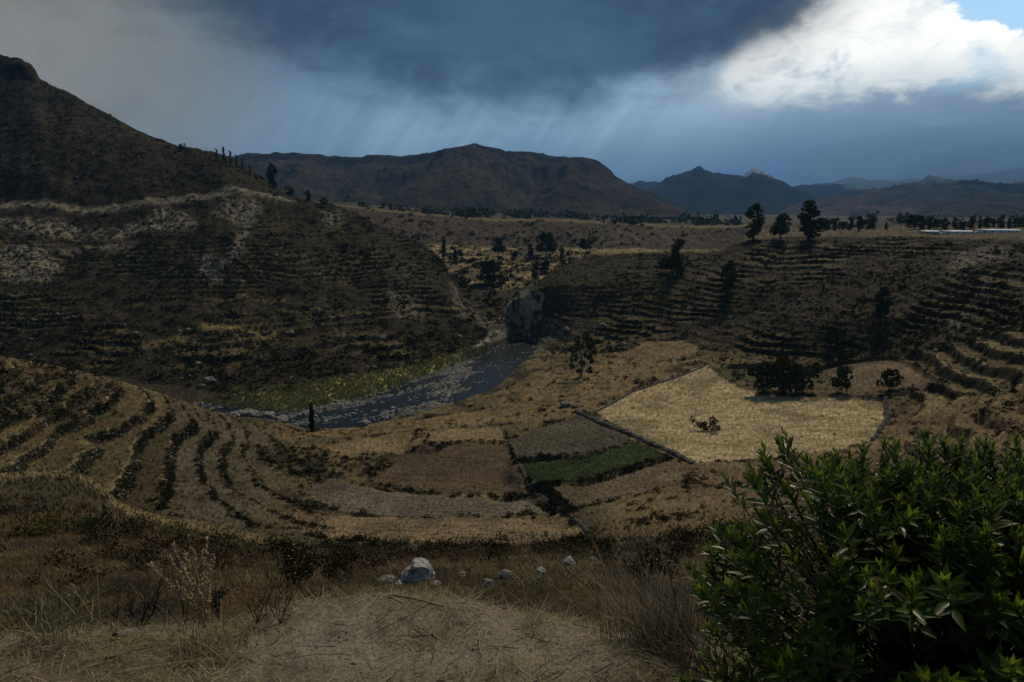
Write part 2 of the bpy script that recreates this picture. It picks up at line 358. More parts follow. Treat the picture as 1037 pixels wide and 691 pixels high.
bnd = np.array(bnd); keep = [np.min(np.hypot(ctl[:, 0] - b[0], ctl[:, 1] - b[1])) > 9 for b in bnd]
ctl = np.vstack([ctl, bnd[keep][::2]])
def tps(r2): return 0.5 * r2 * np.log(r2 + 1e-9)
cs = ctl[:, :2] / 50.0; n_ = len(ctl)
K_ = tps(((cs[:, None] - cs[None]) ** 2).sum(-1)) + np.eye(n_) * 2e-4; P_ = np.c_[np.ones(n_), cs]
sol = np.linalg.solve(np.block([[K_, P_], [P_.T, np.zeros((3, 3))]]), np.r_[ctl[:, 2], 0, 0, 0])
wb = sstep(S, 5.12, 5.5) * (1 - sstep(S, 7.85, 8.0)) * (1 - sstep(U, 560, 610)) * (1 - sstep(U, 330, 430) * sstep(S, 6.7, 7.2))
mb = np.argwhere(wb > 0.002)
q_ = np.c_[X[wb > 0.002], Y[wb > 0.002]] / 50.0; zb_ = np.zeros(len(q_))
for c0 in range(0, len(q_), 20000):
    qq = q_[c0:c0 + 20000]
    zb_[c0:c0 + 20000] = tps(((qq[:, None] - cs[None]) ** 2).sum(-1)) @ sol[:n_] + np.c_[np.ones(len(qq)), qq] @ sol[n_:]
Z[wb > 0.002] = Z[wb > 0.002] * (1 - wb[wb > 0.002]) + np.clip(zb_, -75, -25) * wb[wb > 0.002]
U, V = project(X, Y, Z)
Z0 = Z.copy()
# relief ---------------------------------------------------------------
ly = np.log(Y)
w_near = 1 - sstep(Y, 12, 40); w_mid = sstep(Y, 12, 40) * (1 - sstep(Y, 180, 320)); w_far = sstep(Y, 180, 320)
water = sstep(S, 8.75, 9.15) * (1 - sstep(S, 9.9, 10.25)) * (1 - sstep(U, 538, 552))   # river bed, kept low
rel = w_near * (0.07 * fbm(X, Y, 1.3, 5) + 0.05 * fbm(X + 9, Y, 0.35, 3))
rel += w_mid * (1 - 0.8 * wb) * (0.55 * fbm(X, Y, 22, 5, 0.5)) + w_far * (1.5 * fbm(X, Y, 60, 6, 0.52) + 0.9 * fbm(X + 500, Y, 14, 4, 0.55, True))
# gullies on the steep left hillside and the spur
lefthill = (S > 11) & (U < 520)
gul = sstep(S, 11.2, 12.2) * (1 - sstep(S, 13.9, 14.2)) * sstep(520 - U, 0, 40)
rel += gul * (3.0 * fbm(X * 1.0 + 0.45 * Y, Y * 0.35, 55, 4, 0.5, True) + 7.0 * fbm(X + 0.5 * Y, Y * 0.25 + 40, 120, 2, 0.5, True))
# rough cliff faces (gorge mouth, bluff)
cl = ((S > 18) & (S < 19) & (U > 330) & (U < 760))
rel += cl * 5.0 * np.sin(np.pi * np.clip(S - 18, 0, 1)) * fbm(X, Y * 0.2, 38, 4, 0.6, True)
clf = np.exp(-((U - 530) / 24) ** 2) * sstep(S, 10.3, 10.9) * (1 - sstep(S, 13.3, 13.9))
rel += clf * 3.0 * fbm(X, Y * .15, 7, 4, .6, True)
rel += 5.5 * sstep(S, 13.86, 13.93) * (1 - sstep(S, 14.25, 14.6)) * sstep(41 - U, 0, 5) * (1 + .3 * fbm(X, Y, 12, 3))
rel *= (1 - 0.9 * water) * np.where((S > 14.9) & (S < 18) & (U < 600), 0.6, 1.0)
rel *= np.where(S > 19.2, 0.3, 1.0)
Z = Z + rel
# river bed: carved channel with gravel bars drawn out along the flow
al, ac = X * math.cos(.72) + Y * math.sin(.72), Y * math.cos(.72) - X * math.sin(.72)
Z = Z + water * (-0.30 - 1.2 * sstep(U, 470, 505) + 1.5 * fbm(al * 0.22, ac, 8.5, 3) + 0.55 * fbm(al, ac, 2.6, 3))
# terraces ---------------------------------------------------------------
def band(x, lo, hi, f): return sstep(x, lo - f, lo + f) * (1 - sstep(x, hi - f, hi + f))
TREG = [  # name, weight, step height
 ('bowl', sstep(S, 5.25, 5.4) * (1 - sstep(S, 7.9, 8.0)) * (1 - sstep(U, 560, 600)) * (1 - sstep(U, 330, 400) * sstep(S, 6.7, 7.0)), ZST, 0),
 ('left', band(S, 11.05, 12.75, .12) * (1 - sstep(U, 470, 505)) * sstep(fbm(X + 33, Y, 75, 4), -.25, .25), 2.3, 400),
 ('lefthigh', band(S, 13.15, 13.97, .06) * (1 - sstep(U, 255, 300)) * 0.22 * sstep(fbm(X, Y, 90, 3), -.2, .3), 5.0, 800),
 ('spur', band(S, 12.4, 13.6, .1) * band(U, 275, 440, 20) * 0.5 * sstep(fbm(X + 77, Y, 70, 3), -.15, .3), 2.6, 1200),
 ('right', band(S, 9.2, 13.85, .15) * sstep(U, 560, 620) * (0.25 + 0.75 * np.maximum(sstep(V, 290, 325), sstep(U, 690, 740))) * (0.12 + 0.78 * sstep(fbm(X, Y, 60, 3), -.30, .25)), 2.2, 1600),
 ('rightlow', band(S, 5.2, 9.2, .15) * sstep(U, 890, 940), 3.6, 2000),
 ('floor', sstep(S, 7.2, 7.6) * (1 - sstep(S, 9.2, 9.5)) * band(U, 548, 735, 15), 1.5, 2800),
 ('gap', band(S, 15.95, 17.8, .05) * (1 - sstep(U, 610, 640)), 3.4, 2400),
]
TW = np.zeros_like(Z); RIM = np.zeros_like(Z); TK = np.full(Z.shape, -1); TRISE = np.zeros_like(Z); TID = np.full(Z.shape, -1)
for ti, (nm, w, st, off) in enumerate(TREG):
    m = w > 0.01
    n = st * (1.5 * fbm(X[m] + off, Y[m], 95, 3) + 0.30 * fbm(X[m], Y[m] + off, 24, 3) + 0.14 * fbm(X[m], Y[m] + off, 9, 2)
              + 0.10 * fbm(X[m], Y[m] + off, 2.5, 2) * (Y[m] < 260))
    if nm == 'bowl': n = (100 * st + ZTOP) * 0 + (-ZTOP) % st + 0.10 * st * fbm(X[m], Y[m], 7, 3)
    q = (Z[m] + n) / st + 100; k = np.floor(q); f = q - k
    tr = (0.78 if nm == 'bowl' else 0.66) + (0.08 if nm == 'bowl' else 0.16) * fbm(X[m], Y[m], 30, 2)
    g_ = np.where(f < tr, 0.10 * f / tr, 0.10 + 0.90 * sstep((f - tr) / (1 - tr), 0, 1))
    zt = (k + g_ - 100) * st - n * (1.0 if nm == 'bowl' else 0.75)
    ww = w[m]
    Z[m] = Z[m] * (1 - ww) + zt * ww
    RIM[m] = np.maximum(RIM[m], (1 - sstep(f, .05, .16)) * ww)
    rise = sstep(f, tr - 0.02, tr + 0.06) * (1 - sstep(f, 0.95, 1.0))
    better = ww > TW[m]
    for arr, val in ((TW, ww), (TRISE, rise * ww), (TK, k), (TID, np.full(k.shape, ti))):
        t = arr[m]; t[better] = val[better]; arr[m] = t
# flat fields ---------------------------------------------------------------
FIELDS = {
 'green_field':   dict(poly=[(525, 467), (581, 462), (645, 448), (677, 465), (608, 481), (539, 497)], s=(5, 8)),
 'fallow_field':  dict(poly=[(512, 445), (588, 420), (645, 447), (581, 461), (524, 466)], s=(5, 8.2)),
 'ploughed_field': dict(poly=[(559, 500), (608, 482), (677, 466), (706, 477), (679, 492), (576, 518)], s=(5, 8)),
 'straw_field':   dict(poly=[(601, 419), (638, 398), (679, 384), (716, 372), (740, 387), (770, 401), (830, 403), (895, 402), (897, 425), (882, 447), (830, 460), (760, 467), (703, 470), (650, 444)], s=(5, 9.5)),
 'stubble_field': dict(poly=[(300, 514), (350, 522), (440, 525), (566, 520), (594, 541), (540, 551), (400, 551), (318, 543), (285, 532)], s=(4.8, 8)),
 'grey_field':    dict(poly=[(303, 494), (332, 486), (420, 500), (536, 507), (556, 516), (440, 521), (350, 514)], s=(5, 8)),
 'brown_field':   dict(poly=[(392, 462), (430, 452), (508, 448), (521, 467), (534, 500), (440, 494), (372, 482)], s=(5, 8)),
 'tan_field':     dict(poly=[(330, 448), (420, 437), (505, 432), (512, 443), (430, 449), (380, 460), (345, 460)], s=(5, 8.5)),
 'small_field':   dict(poly=[(812, 375), (850, 366), (900, 362), (962, 386), (905, 396), (860, 398)], s=(5, 11)),
 'upper_field':   dict(poly=[(622, 362), (650, 347), (690, 342), (712, 352), (700, 361), (655, 366)], s=(7, 12)),
 'grass_field':   dict(poly=[(725, 374), (762, 371), (832, 377), (846, 386), (800, 388), (742, 386)], s=(5, 11)),
}
JU = U + 3.0 * fbm(X, Y, 9, 3); JV = V + 1.5 * fbm(X + 70, Y, 9, 3)
FID = np.full(Z.shape, -1); FEDGE = np.zeros_like(Z)
for fi, (nm, d) in enumerate(FIELDS.items()):
    m = inpoly(JU, JV, d['poly']) & (S > d['s'][0]) & (S < d['s'][1])
    d['mask'] = m; FID[m] = fi
    if nm in ('stubble_field', 'grey_field', 'tan_field', 'brown_field'):
        continue
    A_ = np.c_[X[m], Y[m], np.ones(m.sum())]
    cf, *_ = np.linalg.lstsq(A_, Z0[m], rcond=None)
    if nm == 'straw_field':
        A_ = np.c_[X[m] ** 2, Y[m] ** 2, X[m] * Y[m], A_]; cf, *_ = np.linalg.lstsq(A_, Z0[m], rcond=None)
    Z[m] = A_ @ cf + 0.06 * fbm(X[m], Y[m], 6, 3) - 0.15
    TRISE[m] = 0; TW[m] = 0; TID[m] = -1
U, V = project(X, Y, Z)
# height and pixel look-ups
def col_of(a): return int(np.clip(np.searchsorted(acol, a), 1, NC - 1))
def ground_z(x, y):
    j = col_of(x / y); t = (x / y - acol[j - 1]) / (acol[j] - acol[j - 1])
    za = np.interp(y, Y[:, j - 1], Z[:, j - 1]); zb = np.interp(y, Y[:, j], Z[:, j])
    return za * (1 - t) + zb * t
def at(u, v, smin=0.0):
    """first terrain point on the sight line through a pixel"""
    r = ray(u, v); j = col_of(r[0] / r[1]); j = j if abs(acol[j] - r[0] / r[1]) < abs(acol[j - 1] - r[0] / r[1]) else j - 1
    m = r[2] / r[1]; s = Z[:, j] / Y[:, j]; ok = np.where((s >= m) & (S[:, j] >= smin))[0]
    i = ok[0] if len(ok) else NR - 1
    return Vector((acol[j] * Y[i, j], Y[i, j], Z[i, j]))

# ground colours (what grows or lies there) --------------------------------
def C(*c): return np.array(c, float)
def lerp(a, b, f): return a + (b - a) * f[..., None]
n_a = fbm(X, Y, 40, 4); n_b = fbm(X + 300, Y + 77, 11, 4); n_c = fbm(X, Y + 999, 130, 3); n_d = fbm(X + 50, Y + 5, 3.2, 3)
DRY, TAN, SCRUB, EARTH, GREY, GREEN = C(.150, .118, .068), C(.280, .222, .120), C(.036, .034, .022), C(.090, .070, .050), C(.150, .135, .115), C(.052, .058, .028)
colr = np.zeros(Z.shape + (3,)) + C(.070, .060, .040)
colr = lerp(colr, GREEN, sstep(n_a, 0.0, 0.6) * 0.55)
colr = lerp(colr, EARTH, sstep(-n_b, 0.05, 0.5) * 0.6)
colr = lerp(colr, SCRUB, sstep(n_b, 0.1, 0.55) * 0.75)
gr = np.hypot(np.gradient(Z, axis=0) / np.maximum(np.gradient(Y, axis=0), 1e-4), np.gradient(Z, axis=1) / (np.gradient(X, axis=1)))
# terraces: grass treads, scrubby stone risers
tread = TW * (1 - np.clip(TRISE / np.maximum(TW, 1e-3), 0, 1))
tcol = lerp(lerp(DRY + 0 * colr, C(.105, .085, .05), sstep(n_c, -.1, .4)), TAN * 0.8, sstep(n_a, .1, .6) * 0.7)
tcol = lerp(tcol, GREEN, sstep(n_b, 0.15, 0.6) * 0.5)
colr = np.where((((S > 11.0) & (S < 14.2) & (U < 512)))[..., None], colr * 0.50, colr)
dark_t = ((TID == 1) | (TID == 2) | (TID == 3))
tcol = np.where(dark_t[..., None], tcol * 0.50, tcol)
tcol = np.where((TID == 0)[..., None], lerp(tcol, C(.11, .075, .045), sstep(fbm(X + 11, Y, 16, 3), -.1, .4) * .75), tcol)
pick = (np.sin(TK * 12.9898 + TID * 4.1) * 43758.5453) % 1.0        # terraces differ in crop
tcol = tcol * (0.70 + 0.55 * pick)[..., None]
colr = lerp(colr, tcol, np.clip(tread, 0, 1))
colr = lerp(colr, TAN * 1.15, np.clip(RIM * sstep(n_d + n_b, -.5, .3), 0, 1) * np.where(TID == 0, .65 * (1 - .85 * sstep(U, 150, 210)), .8) * np.where(dark_t, .4, 1))
gt_ = (TID == 0) * band(U, 172, 330, 12) * band(S, 5.3, 7.6, .15) * np.clip(tread, 0, 1)
colr = lerp(colr, lerp(C(.135, .115, .088) + 0 * colr, C(.095, .078, .058), sstep(n_b, -.2, .3)), gt_ * .8)
colr = lerp(colr, SCRUB * 0.7, np.clip(TRISE, 0, 1) * np.where(TID == 4, .6, 1.0) * (0.65 + 0.35 * sstep(n_d, -.3, .3)))
def paint(poly, c, s0, s1, amt=1.0, noise=None, lo=0, hi=1):
    global colr
    m = (inpoly(JU, JV, poly) & (S > s0) & (S < s1)).astype(float)
    m = gblur(gblur(m, 1.5, 0), 1.5, 1) * amt
    if noise is not None: m = m * sstep(noise, lo, hi)
    colr = lerp(colr, C(*c), m)
# valley floor between the fields: rough dry grass
fl = band(S, 5.6, 8.7, .3) * sstep(U, 255, 300) * (1 - sstep(U, 900, 950)) * (FID < 0)
colr = lerp(colr, lerp(DRY * .85 + 0 * colr, C(.20, .150, .085), sstep(n_a, -.1, .5)), fl * 0.85)
colr = lerp(colr, SCRUB, fl * sstep(n_b, .02, .4) * 0.85)
paint([(255, 440), (400, 428), (480, 418), (540, 395), (600, 370), (650, 350), (640, 395), (590, 420), (520, 440), (400, 446), (300, 450)], (.25, .175, .09), 7, 11, 0.7, n_b, -.5, .2)
paint([(258, 452), (330, 460), (402, 468), (384, 482), (330, 485), (288, 480), (262, 468)], (.042, .038, .026), 5, 8, .85, n_b + n_d, -.5, .1)
paint([(400, 440), (520, 444), (515, 452), (420, 458)], (.07, .058, .036), 5, 8.3, .6, n_b, -.2, .2)
rim_ = band(S, 4.86, 5.12, .05) * (1 - sstep(U, 240, 300)) + band(S, 4.0, 4.25, .05) * (1 - sstep(U, 300, 360)) * .6
colr = lerp(colr, C(.22, .17, .095), np.clip(rim_, 0, 1) * .7)
# reed bank, gravel, river bed
m_reed = band(S, 10.12, 11.05, .06) * band(U, 235, 492, 8)
colr = lerp(colr, lerp(C(.30, .27, .11) + 0 * colr, C(.17, .18, .065), sstep(n_b, -.1, .4)), m_reed)
m_bed = band(S, 8.85, 10.12, .05) * (1 - sstep(U, 545, 555)) * sstep(U, 120, 140)
colr = lerp(colr, lerp(C(.17, .17, .165) + 0 * colr, C(.10, .10, .10), sstep(n_d, -.2, .3)), m_bed)
# bare scars and the road on the left hillside
paint([(0, 213), (101, 208), (148, 201), (202, 201), (236, 196), (272, 196), (300, 205), (272, 201), (236, 202), (202, 208), (148, 209), (101, 214), (0, 219)], (.24, .21, .165), 12.5, 13.8, 0.85)
paint([(0, 228), (60, 226), (110, 232), (150, 222), (165, 210), (185, 222), (200, 235), (196, 242), (160, 238), (110, 241), (40, 240), (0, 236)], (.29, .25, .195), 12, 13.8, 0.9, n_d + .6 * n_b, -.3, .2)
paint([(0, 252), (40, 248), (55, 262), (62, 272), (50, 284), (20, 288), (0, 288)], (.27, .235, .185), 11.5, 13.8, 0.9, n_d + .5 * n_b, -.6, 0)
paint([(55, 250), (140, 247), (140, 252), (60, 256)], (.21, .18, .14), 12, 13.8, 0.7)
paint([(225, 207), (265, 205), (262, 225), (245, 230), (215, 226)], (.25, .22, .18), 12, 13.8, 0.9, n_d, -.4, .1)
paint([(254, 218), (258, 220), (246, 258), (236, 272), (222, 290), (210, 292), (228, 268), (240, 250)], (.22, .20, .17), 11.5, 13.8, 0.75)
paint([(205, 268), (214, 264), (216, 280), (207, 285)], (.3, .28, .25), 11.5, 13.8, 0.9)
paint([(325, 215), (345, 212), (350, 225), (335, 228)], (.24, .21, .17), 12, 14, 0.8, n_d, -.3, .1)
paint([(0, 160), (30, 160), (50, 170), (30, 178), (0, 178)], (.18, .155, .12), 13, 14, 0.5, n_d, -.1, .2)
paint([(395, 300), (425, 300), (430, 330), (400, 325)], (.20, .18, .155), 11.5, 14, 0.7, n_d, -.1, .2)
# bright treads on the lower left terraces
for p in ([(205, 332), (240, 336), (278, 341), (278, 344), (240, 340), (205, 336)], [(143, 350), (175, 345), (203, 344), (203, 347), (175, 349), (145, 354)],
          [(225, 342), (262, 346), (262, 349), (225, 346)], [(240, 304), (290, 306), (290, 309), (240, 307)]):
    paint(p, (.32, .24, .11), 11, 13.5, 0.9)
# cliffs
paint([(508, 300), (528, 292), (552, 298), (556, 312), (548, 326), (538, 342), (518, 340), (510, 325)], (.52, .45, .36), 10.3, 14, 0.85, .6 * fbm(X, Y * .06, 6, 3) + .7 * n_d + .5 * n_b, -.35, .35)
paint([(478, 300), (500, 330), (512, 318), (560, 326), (575, 340), (582, 332), (600, 345), (556, 354), (545, 340), (520, 344), (505, 340), (485, 335), (462, 300)], (.25, .215, .165), 10.2, 14, 0.75, n_d + n_b, -.5, .3)
paint([(455, 280), (472, 300), (474, 330), (462, 318)], (.16, .145, .12), 12, 14.2, 0.7)
paint([(486, 352), (512, 344), (514, 336), (500, 336), (480, 352)], (.36, .33, .29), 9.9, 12.2, 0.9)
blf = band(S, 18.05, 18.9, .08) * band(U, 335, 762, 6)
colr = lerp(colr, lerp(C(.15, .112, .085) + 0 * colr, C(.09, .07, .052), sstep(n_c + n_d, -.2, .4)), blf)
rim = band(S, 18.92, 19.25, .03) * band(U, 335, 762, 6)
colr = lerp(colr, TAN, rim * 0.7)
# fields in the gap beyond the gorge
gp = band(S, 15.95, 17.9, .1) * band(U, 425, 610, 10)
colr = lerp(colr, lerp(TAN * 1.05 + 0 * colr, DRY * .7, sstep(n_c + .7 * n_b, -.15, .2)), gp * (1 - np.clip(TRISE, 0, 1)) * 0.8)
# shelf and top of the mesa
paint([(598, 258), (735, 256), (735, 252), (598, 254)], (.30, .24, .12), 13.9, 16, 0.9)
plt = band(S, 14.0, 17, .05) * sstep(U, 750, 770)
colr = lerp(colr, DRY * 1.1, plt * 0.8)
pla = sstep(S, 19.2, 19.5)
colr = lerp(colr, lerp(C(.10, .08, .055) + 0 * colr, C(.06, .055, .04), sstep(n_c, -.1, .3)), pla)
# pale wash and path on the right hand slope
paint([(965, 258), (1000, 248), (1026, 250), (1024, 264), (985, 268), (968, 276), (958, 273)], (.23, .21, .185), 11, 14, 0.95, n_d, -.7, -.2)
paint([(968, 270), (985, 275), (1003, 290), (994, 306), (984, 312), (992, 296), (980, 282)], (.20, .185, .16), 10, 14, 0.9)
paint([(962, 320), (975, 325), (972, 334), (960, 330)], (.22, .20, .17), 9, 13, 0.9)
paint([(620, 345), (650, 338), (720, 345), (760, 372), (740, 378), (700, 366), (640, 380), (600, 400), (560, 405), (590, 380)], (.23, .165, .085), 7.5, 12, 0.6, n_b, -.4, .2)
paint([(690, 300), (660, 320), (645, 330), (668, 300), (690, 285)], (.11, .115, .035), 11, 14, 0.7, n_d, -.5, .1)
# slope right of the fields, behind the big shrub
sr = band(S, 4.9, 6.9, .2) * sstep(U, 585, 640)
colr = lerp(colr, lerp(C(.15, .105, .065) + 0 * colr, C(.20, .145, .085), sstep(n_a, -.2, .4)), sr * 0.75 * (FID < 0))
# near ledge and mound
colr = lerp(colr, lerp(C(.085, .060, .032) + 0 * colr, C(.040, .032, .020), sstep(n_d, -.3, .3)), 1 - sstep(S, 4.2, 4.8))
mnd = 1 - sstep(S, 0.9, 1.25)
near_n = fbm(X, Y, 0.9, 4)
colr = lerp(colr, lerp(C(.215, .190, .155) + 0 * colr, C(.11, .090, .064), sstep(near_n + 0.9 * sstep(np.abs(U - 440), 60, 280), -.1, .7)), mnd)
bare_ = np.exp(-((U - 318) / 66) ** 2 - ((V - 648) / 34) ** 2) + .8 * np.exp(-((U - 485) / 50) ** 2 - ((V - 668) / 22) ** 2) + .5 * np.exp(-((U - 600) / 60) ** 2 - ((V - 672) / 28) ** 2)
colr = lerp(colr, C(.25, .228, .20), np.clip(bare_ * 1.0 + 1.1 * near_n - .25, 0, 1) * mnd * .8)
FCOL = {'green_field': (.034, .052, .018), 'fallow_field': (.085, .075, .058), 'ploughed_field': (.135, .105, .075), 'straw_field': (.395, .310, .200),
        'stubble_field': (.165, .125, .085), 'grey_field': (.150, .130, .108), 'brown_field': (.100, .074, .052), 'tan_field': (.24, .175, .10),
        'small_field': (.160, .120, .085), 'upper_field': (.190, .140, .085), 'grass_field': (.085, .085, .04)}
for fi, nm in enumerate(FIELDS):
    m = FID == fi; c = C(*FCOL[nm])
    v_ = 1 + 0.22 * n_b[m] + 0.15 * n_d[m]
    colr[m] = c * v_[:, None]
for nm, an_, wl_ in (('ploughed_field', .35, 1.7), ('grey_field', 1.4, 1.6), ('brown_field', 1.25, 2.0), ('small_field', .9, 2.2), ('stubble_field', 1.5, 1.9), ('fallow_field', .5, 2.4), ('upper_field', 1.2, 2.2), ('green_field', .45, 2.0)):
    m = FIELDS[nm]['mask']; cc_ = X[m] * math.cos(an_) + Y[m] * math.sin(an_) + 1.2 * n_b[m]      # furrows and rows
    colr[m] *= (1 + .20 * np.sin(2 * np.pi * cc_ / wl_) + .25 * fbm(X[m] + 31, Y[m], 18, 3))[:, None]
m = FIELDS['stubble_field']['mask']
colr[m] = lerp(colr[m], C(.26, .185, .11), sstep(fbm(X[m], Y[m], 9, 3), .05, .4) * 0.8)
m = FIELDS['straw_field']['mask']
colr[m] = lerp(colr[m], C(.15, .14, .07), sstep(fbm(X[m] + 4, Y[m], 16, 4), .05, .5) * 0.65)
colr[m] = lerp(colr[m], C(.44, .35, .22), sstep(fbm(X[m] - 40, Y[m] + 9, 24, 3), .05, .5) * 0.6)
colr[m] = lerp(colr[m], C(.17, .12, .07), sstep(fbm(X[m] * 0.4, Y[m] + 40, 2.2, 3), .1, .5) * 0.5)
m = FIELDS['green_field']['mask']
colr[m] = lerp(colr[m], C(.055, .075, .022), sstep(np.abs((U[m] - 608) + (V[m] - 464) * 1.6), 5, 1) * 0.6)
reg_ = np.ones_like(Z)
reg_ *= 1 - .36 * ((S > 9.4) & (S < 14.0) & (U > 512) & (FID < 0))          # darker ground tone over the whole right slope
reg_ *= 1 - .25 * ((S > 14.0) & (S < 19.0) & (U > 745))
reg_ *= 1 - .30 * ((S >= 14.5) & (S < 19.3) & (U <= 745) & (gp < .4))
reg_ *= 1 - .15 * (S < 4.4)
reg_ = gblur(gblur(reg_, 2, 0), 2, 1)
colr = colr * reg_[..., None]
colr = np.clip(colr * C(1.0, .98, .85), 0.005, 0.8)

def ground_material():
    m, g, b = new_mat("ground_soil_and_grass")
    at_ = g.new('ShaderNodeAttribute', attribute_name='ground'); pos = g.new('ShaderNodeNewGeometry').outputs['Position']
    dist = g.new('ShaderNodeAttribute', attribute_name='grain').outputs['Fac']
    p = g.vm('SCALE', pos, pos); p.node.operation = 'SCALE'; g.put(p.node.inputs['Scale'], dist)
    n = g.noise(p, 1.0, 7, 0.68); n2 = g.noise(p, 4.3, 4, 0.7)
    c = g.mix(g.ss(n, 0.30, 0.72), g.mix(1.0, at_.outputs['Color'], (.48, .48, .46, 1), 'MULTIPLY'), g.mix(1.0, at_.outputs['Color'], (1.50, 1.48, 1.42, 1), 'MULTIPLY'))
    c = g.mix(g.ss(n2, 0.52, 0.70, 0, 0.55), c, g.mix(1.0, c, (.35, .38, .32, 1), 'MULTIPLY'))
    g.put(b.inputs['Base Color'], c); b.inputs['Roughness'].default_value = 0.95; b.inputs['Specular IOR Level'].default_value = 0.05
    bp = g.new('ShaderNodeBump'); bp.inputs[0].default_value = 0.55
    g.put(bp.inputs['Distance'], g.m('DIVIDE', 0.35, dist)); g.put(bp.inputs['Height'], g.m('ADD', n, g.m('MULTIPLY', n2, 0.4)))
    g.l.new(bp.outputs[0], b.inputs['Normal'])
    return m
M_GROUND = ground_material()
GRAIN = np.where(FID >= 0, 1.15, 1.0) / np.clip(Y * 0.0055, 0.02, 5.0)      # cycles per metre of the fine grain

# cut the sheet into the pieces of the place --------------------------------
idx = np.arange(NR * NC).reshape(NR, NC)
quads = np.stack([idx[:-1, :-1], idx[:-1, 1:], idx[1:, 1:], idx[1:, :-1]], -1).reshape(-1, 4)
cS = S[:-1, :-1].ravel(); cU = U[:-1, :-1].ravel(); cFID = FID[:-1, :-1].ravel()
cTID = np.where(TW > 0.5, TID, -1)[:-1, :-1].ravel(); cTK = TK[:-1, :-1].ravel(); cR = (TRISE > 0.4)[:-1, :-1].ravel()
PV = np.stack([X, Y, Z], -1).reshape(-1, 3); PC = colr.reshape(-1, 3); PG = GRAIN.ravel()
def piece(name, mask, parent=None, mat=None, **kw):
    f = quads[mask]
    if len(f) == 0: return None
    used, inv = np.unique(f, return_inverse=True)
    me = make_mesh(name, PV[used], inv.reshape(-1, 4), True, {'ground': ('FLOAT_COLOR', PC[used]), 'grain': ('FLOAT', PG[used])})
    return link(name, me, mat or M_GROUND, parent, **kw)
left = np.full(len(quads), -1)
REG = [('foreground_bank', cS < 4.85), ('river_bed', (cS >= 8.85) & (cS < 10.12) & (cU < 548)),
       ('far_plateau', cS >= 18.9), ('gorge_valley', (cS >= 14.5) & (cU < 745)),
       ('left_hillside', (cS >= 10.12) & (cU < 512)), ('right_hillside', (cS >= 9.6) & (cU >= 512)),
       ('terraced_bowl', (cS < 8.85) & (cU < 285)), ('right_terraces', (cS < 9.6) & (cU >= 905)), ('valley_floor', cS < 99)]
for ri, (nm, m) in enumerate(REG): left[(left < 0) & m] = ri
STRUCT = {}
LBL = {'foreground_bank': 'trampled earth bank and dry grass ledge under the camera', 'river_bed': 'grey stony bed of the river',
       'far_plateau': 'dark flat plateau at the foot of the mountains', 'gorge_valley': 'hidden valley with small tan fields beyond the gorge',
       'left_hillside': 'dark terraced hillside across the river', 'right_hillside': 'brown terraced slope below the mesa rim',
       'terraced_bowl': 'curved grassy terraces stepping down at the near left', 'right_terraces': 'broad terraces at the right edge of the valley',
       'valley_floor': 'dry grassy valley floor around the fields'}
fnames = list(FIELDS)
for ri, (nm, _) in enumerate(REG):
    reg = left == ri
    plain = reg & (cFID < 0)
    terr = plain & (cTID >= 0) & np.isin(nm, ('left_hillside', 'right_hillside', 'terraced_bowl', 'right_terraces', 'gorge_valley'))
    key = cTK * 16 + cTID * 2 + cR
    ks, cnt = np.unique(key[terr], return_counts=True)
    big = ks[cnt > 250]
    terr &= np.isin(key, big)
    root = piece(nm, plain & ~terr, kind='structure', label=LBL[nm])
    STRUCT[nm] = root
    for kk in big:
        piece('terrace_wall' if int(kk) & 1 else 'terrace', terr & (key == kk), root)
FLBL = {'green_field': 'small dark green crop field in the valley', 'fallow_field': 'dull fallow field behind the green field', 'ploughed_field': 'bare ploughed field in front of the green field',
        'straw_field': 'large pale straw coloured field', 'stubble_field': 'long curved stubble terrace below the bank', 'grey_field': 'grey curved field strip',
        'brown_field': 'brown field left of the green field', 'tan_field': 'tan grass strip near the river', 'small_field': 'ploughed plot beside the round trees',
        'upper_field': 'small tilled terrace above the straw field', 'grass_field': 'narrow grass plot behind the tree clump'}
for fi, nm in enumerate(fnames):
    piece(nm, (cFID == fi), kind='structure', label=FLBL[nm])
# land behind the camera, same level as the bank it stands on
bx = np.linspace(-40, 40, 33); by = np.linspace(-60, 1.02, 27)
GX, GY = np.meshgrid(bx, by); GZ = -2.03 + 0.12 * fbm(GX, GY, 6, 4) * sstep(1.0 - GY, 0.3, 3) - 0.10 * sstep(np.abs(GX), 1.4, 6)
bi = np.arange(GX.size).reshape(GX.shape)
me = make_mesh('ground', np.stack([GX, GY, GZ], -1).reshape(-1, 3), np.stack([bi[:-1, :-1], bi[:-1, 1:], bi[1:, 1:], bi[1:, :-1]], -1).reshape(-1, 4), True,
               {'ground': ('FLOAT_COLOR', np.tile(C(.12, .10, .07), (GX.size, 1))), 'grain': ('FLOAT', np.full(GX.size, 8.0))})
link('ground', me, M_GROUND, kind='structure', label='grassy ground behind the camera')
# the plain out to the horizon
me = make_mesh('plain', np.array([(-30000, 5000, -62), (30000, 5000, -62), (30000, 30000, -62), (-30000, 30000, -62)]), np.array([[0, 1, 2, 3]]), False,
               {'ground': ('FLOAT_COLOR', np.tile(C(.07, .06, .045), (4, 1))), 'grain': ('FLOAT', np.full(4, .02))})
link('plain', me, M_GROUND, kind='structure', label='dark plain running out to the horizon')

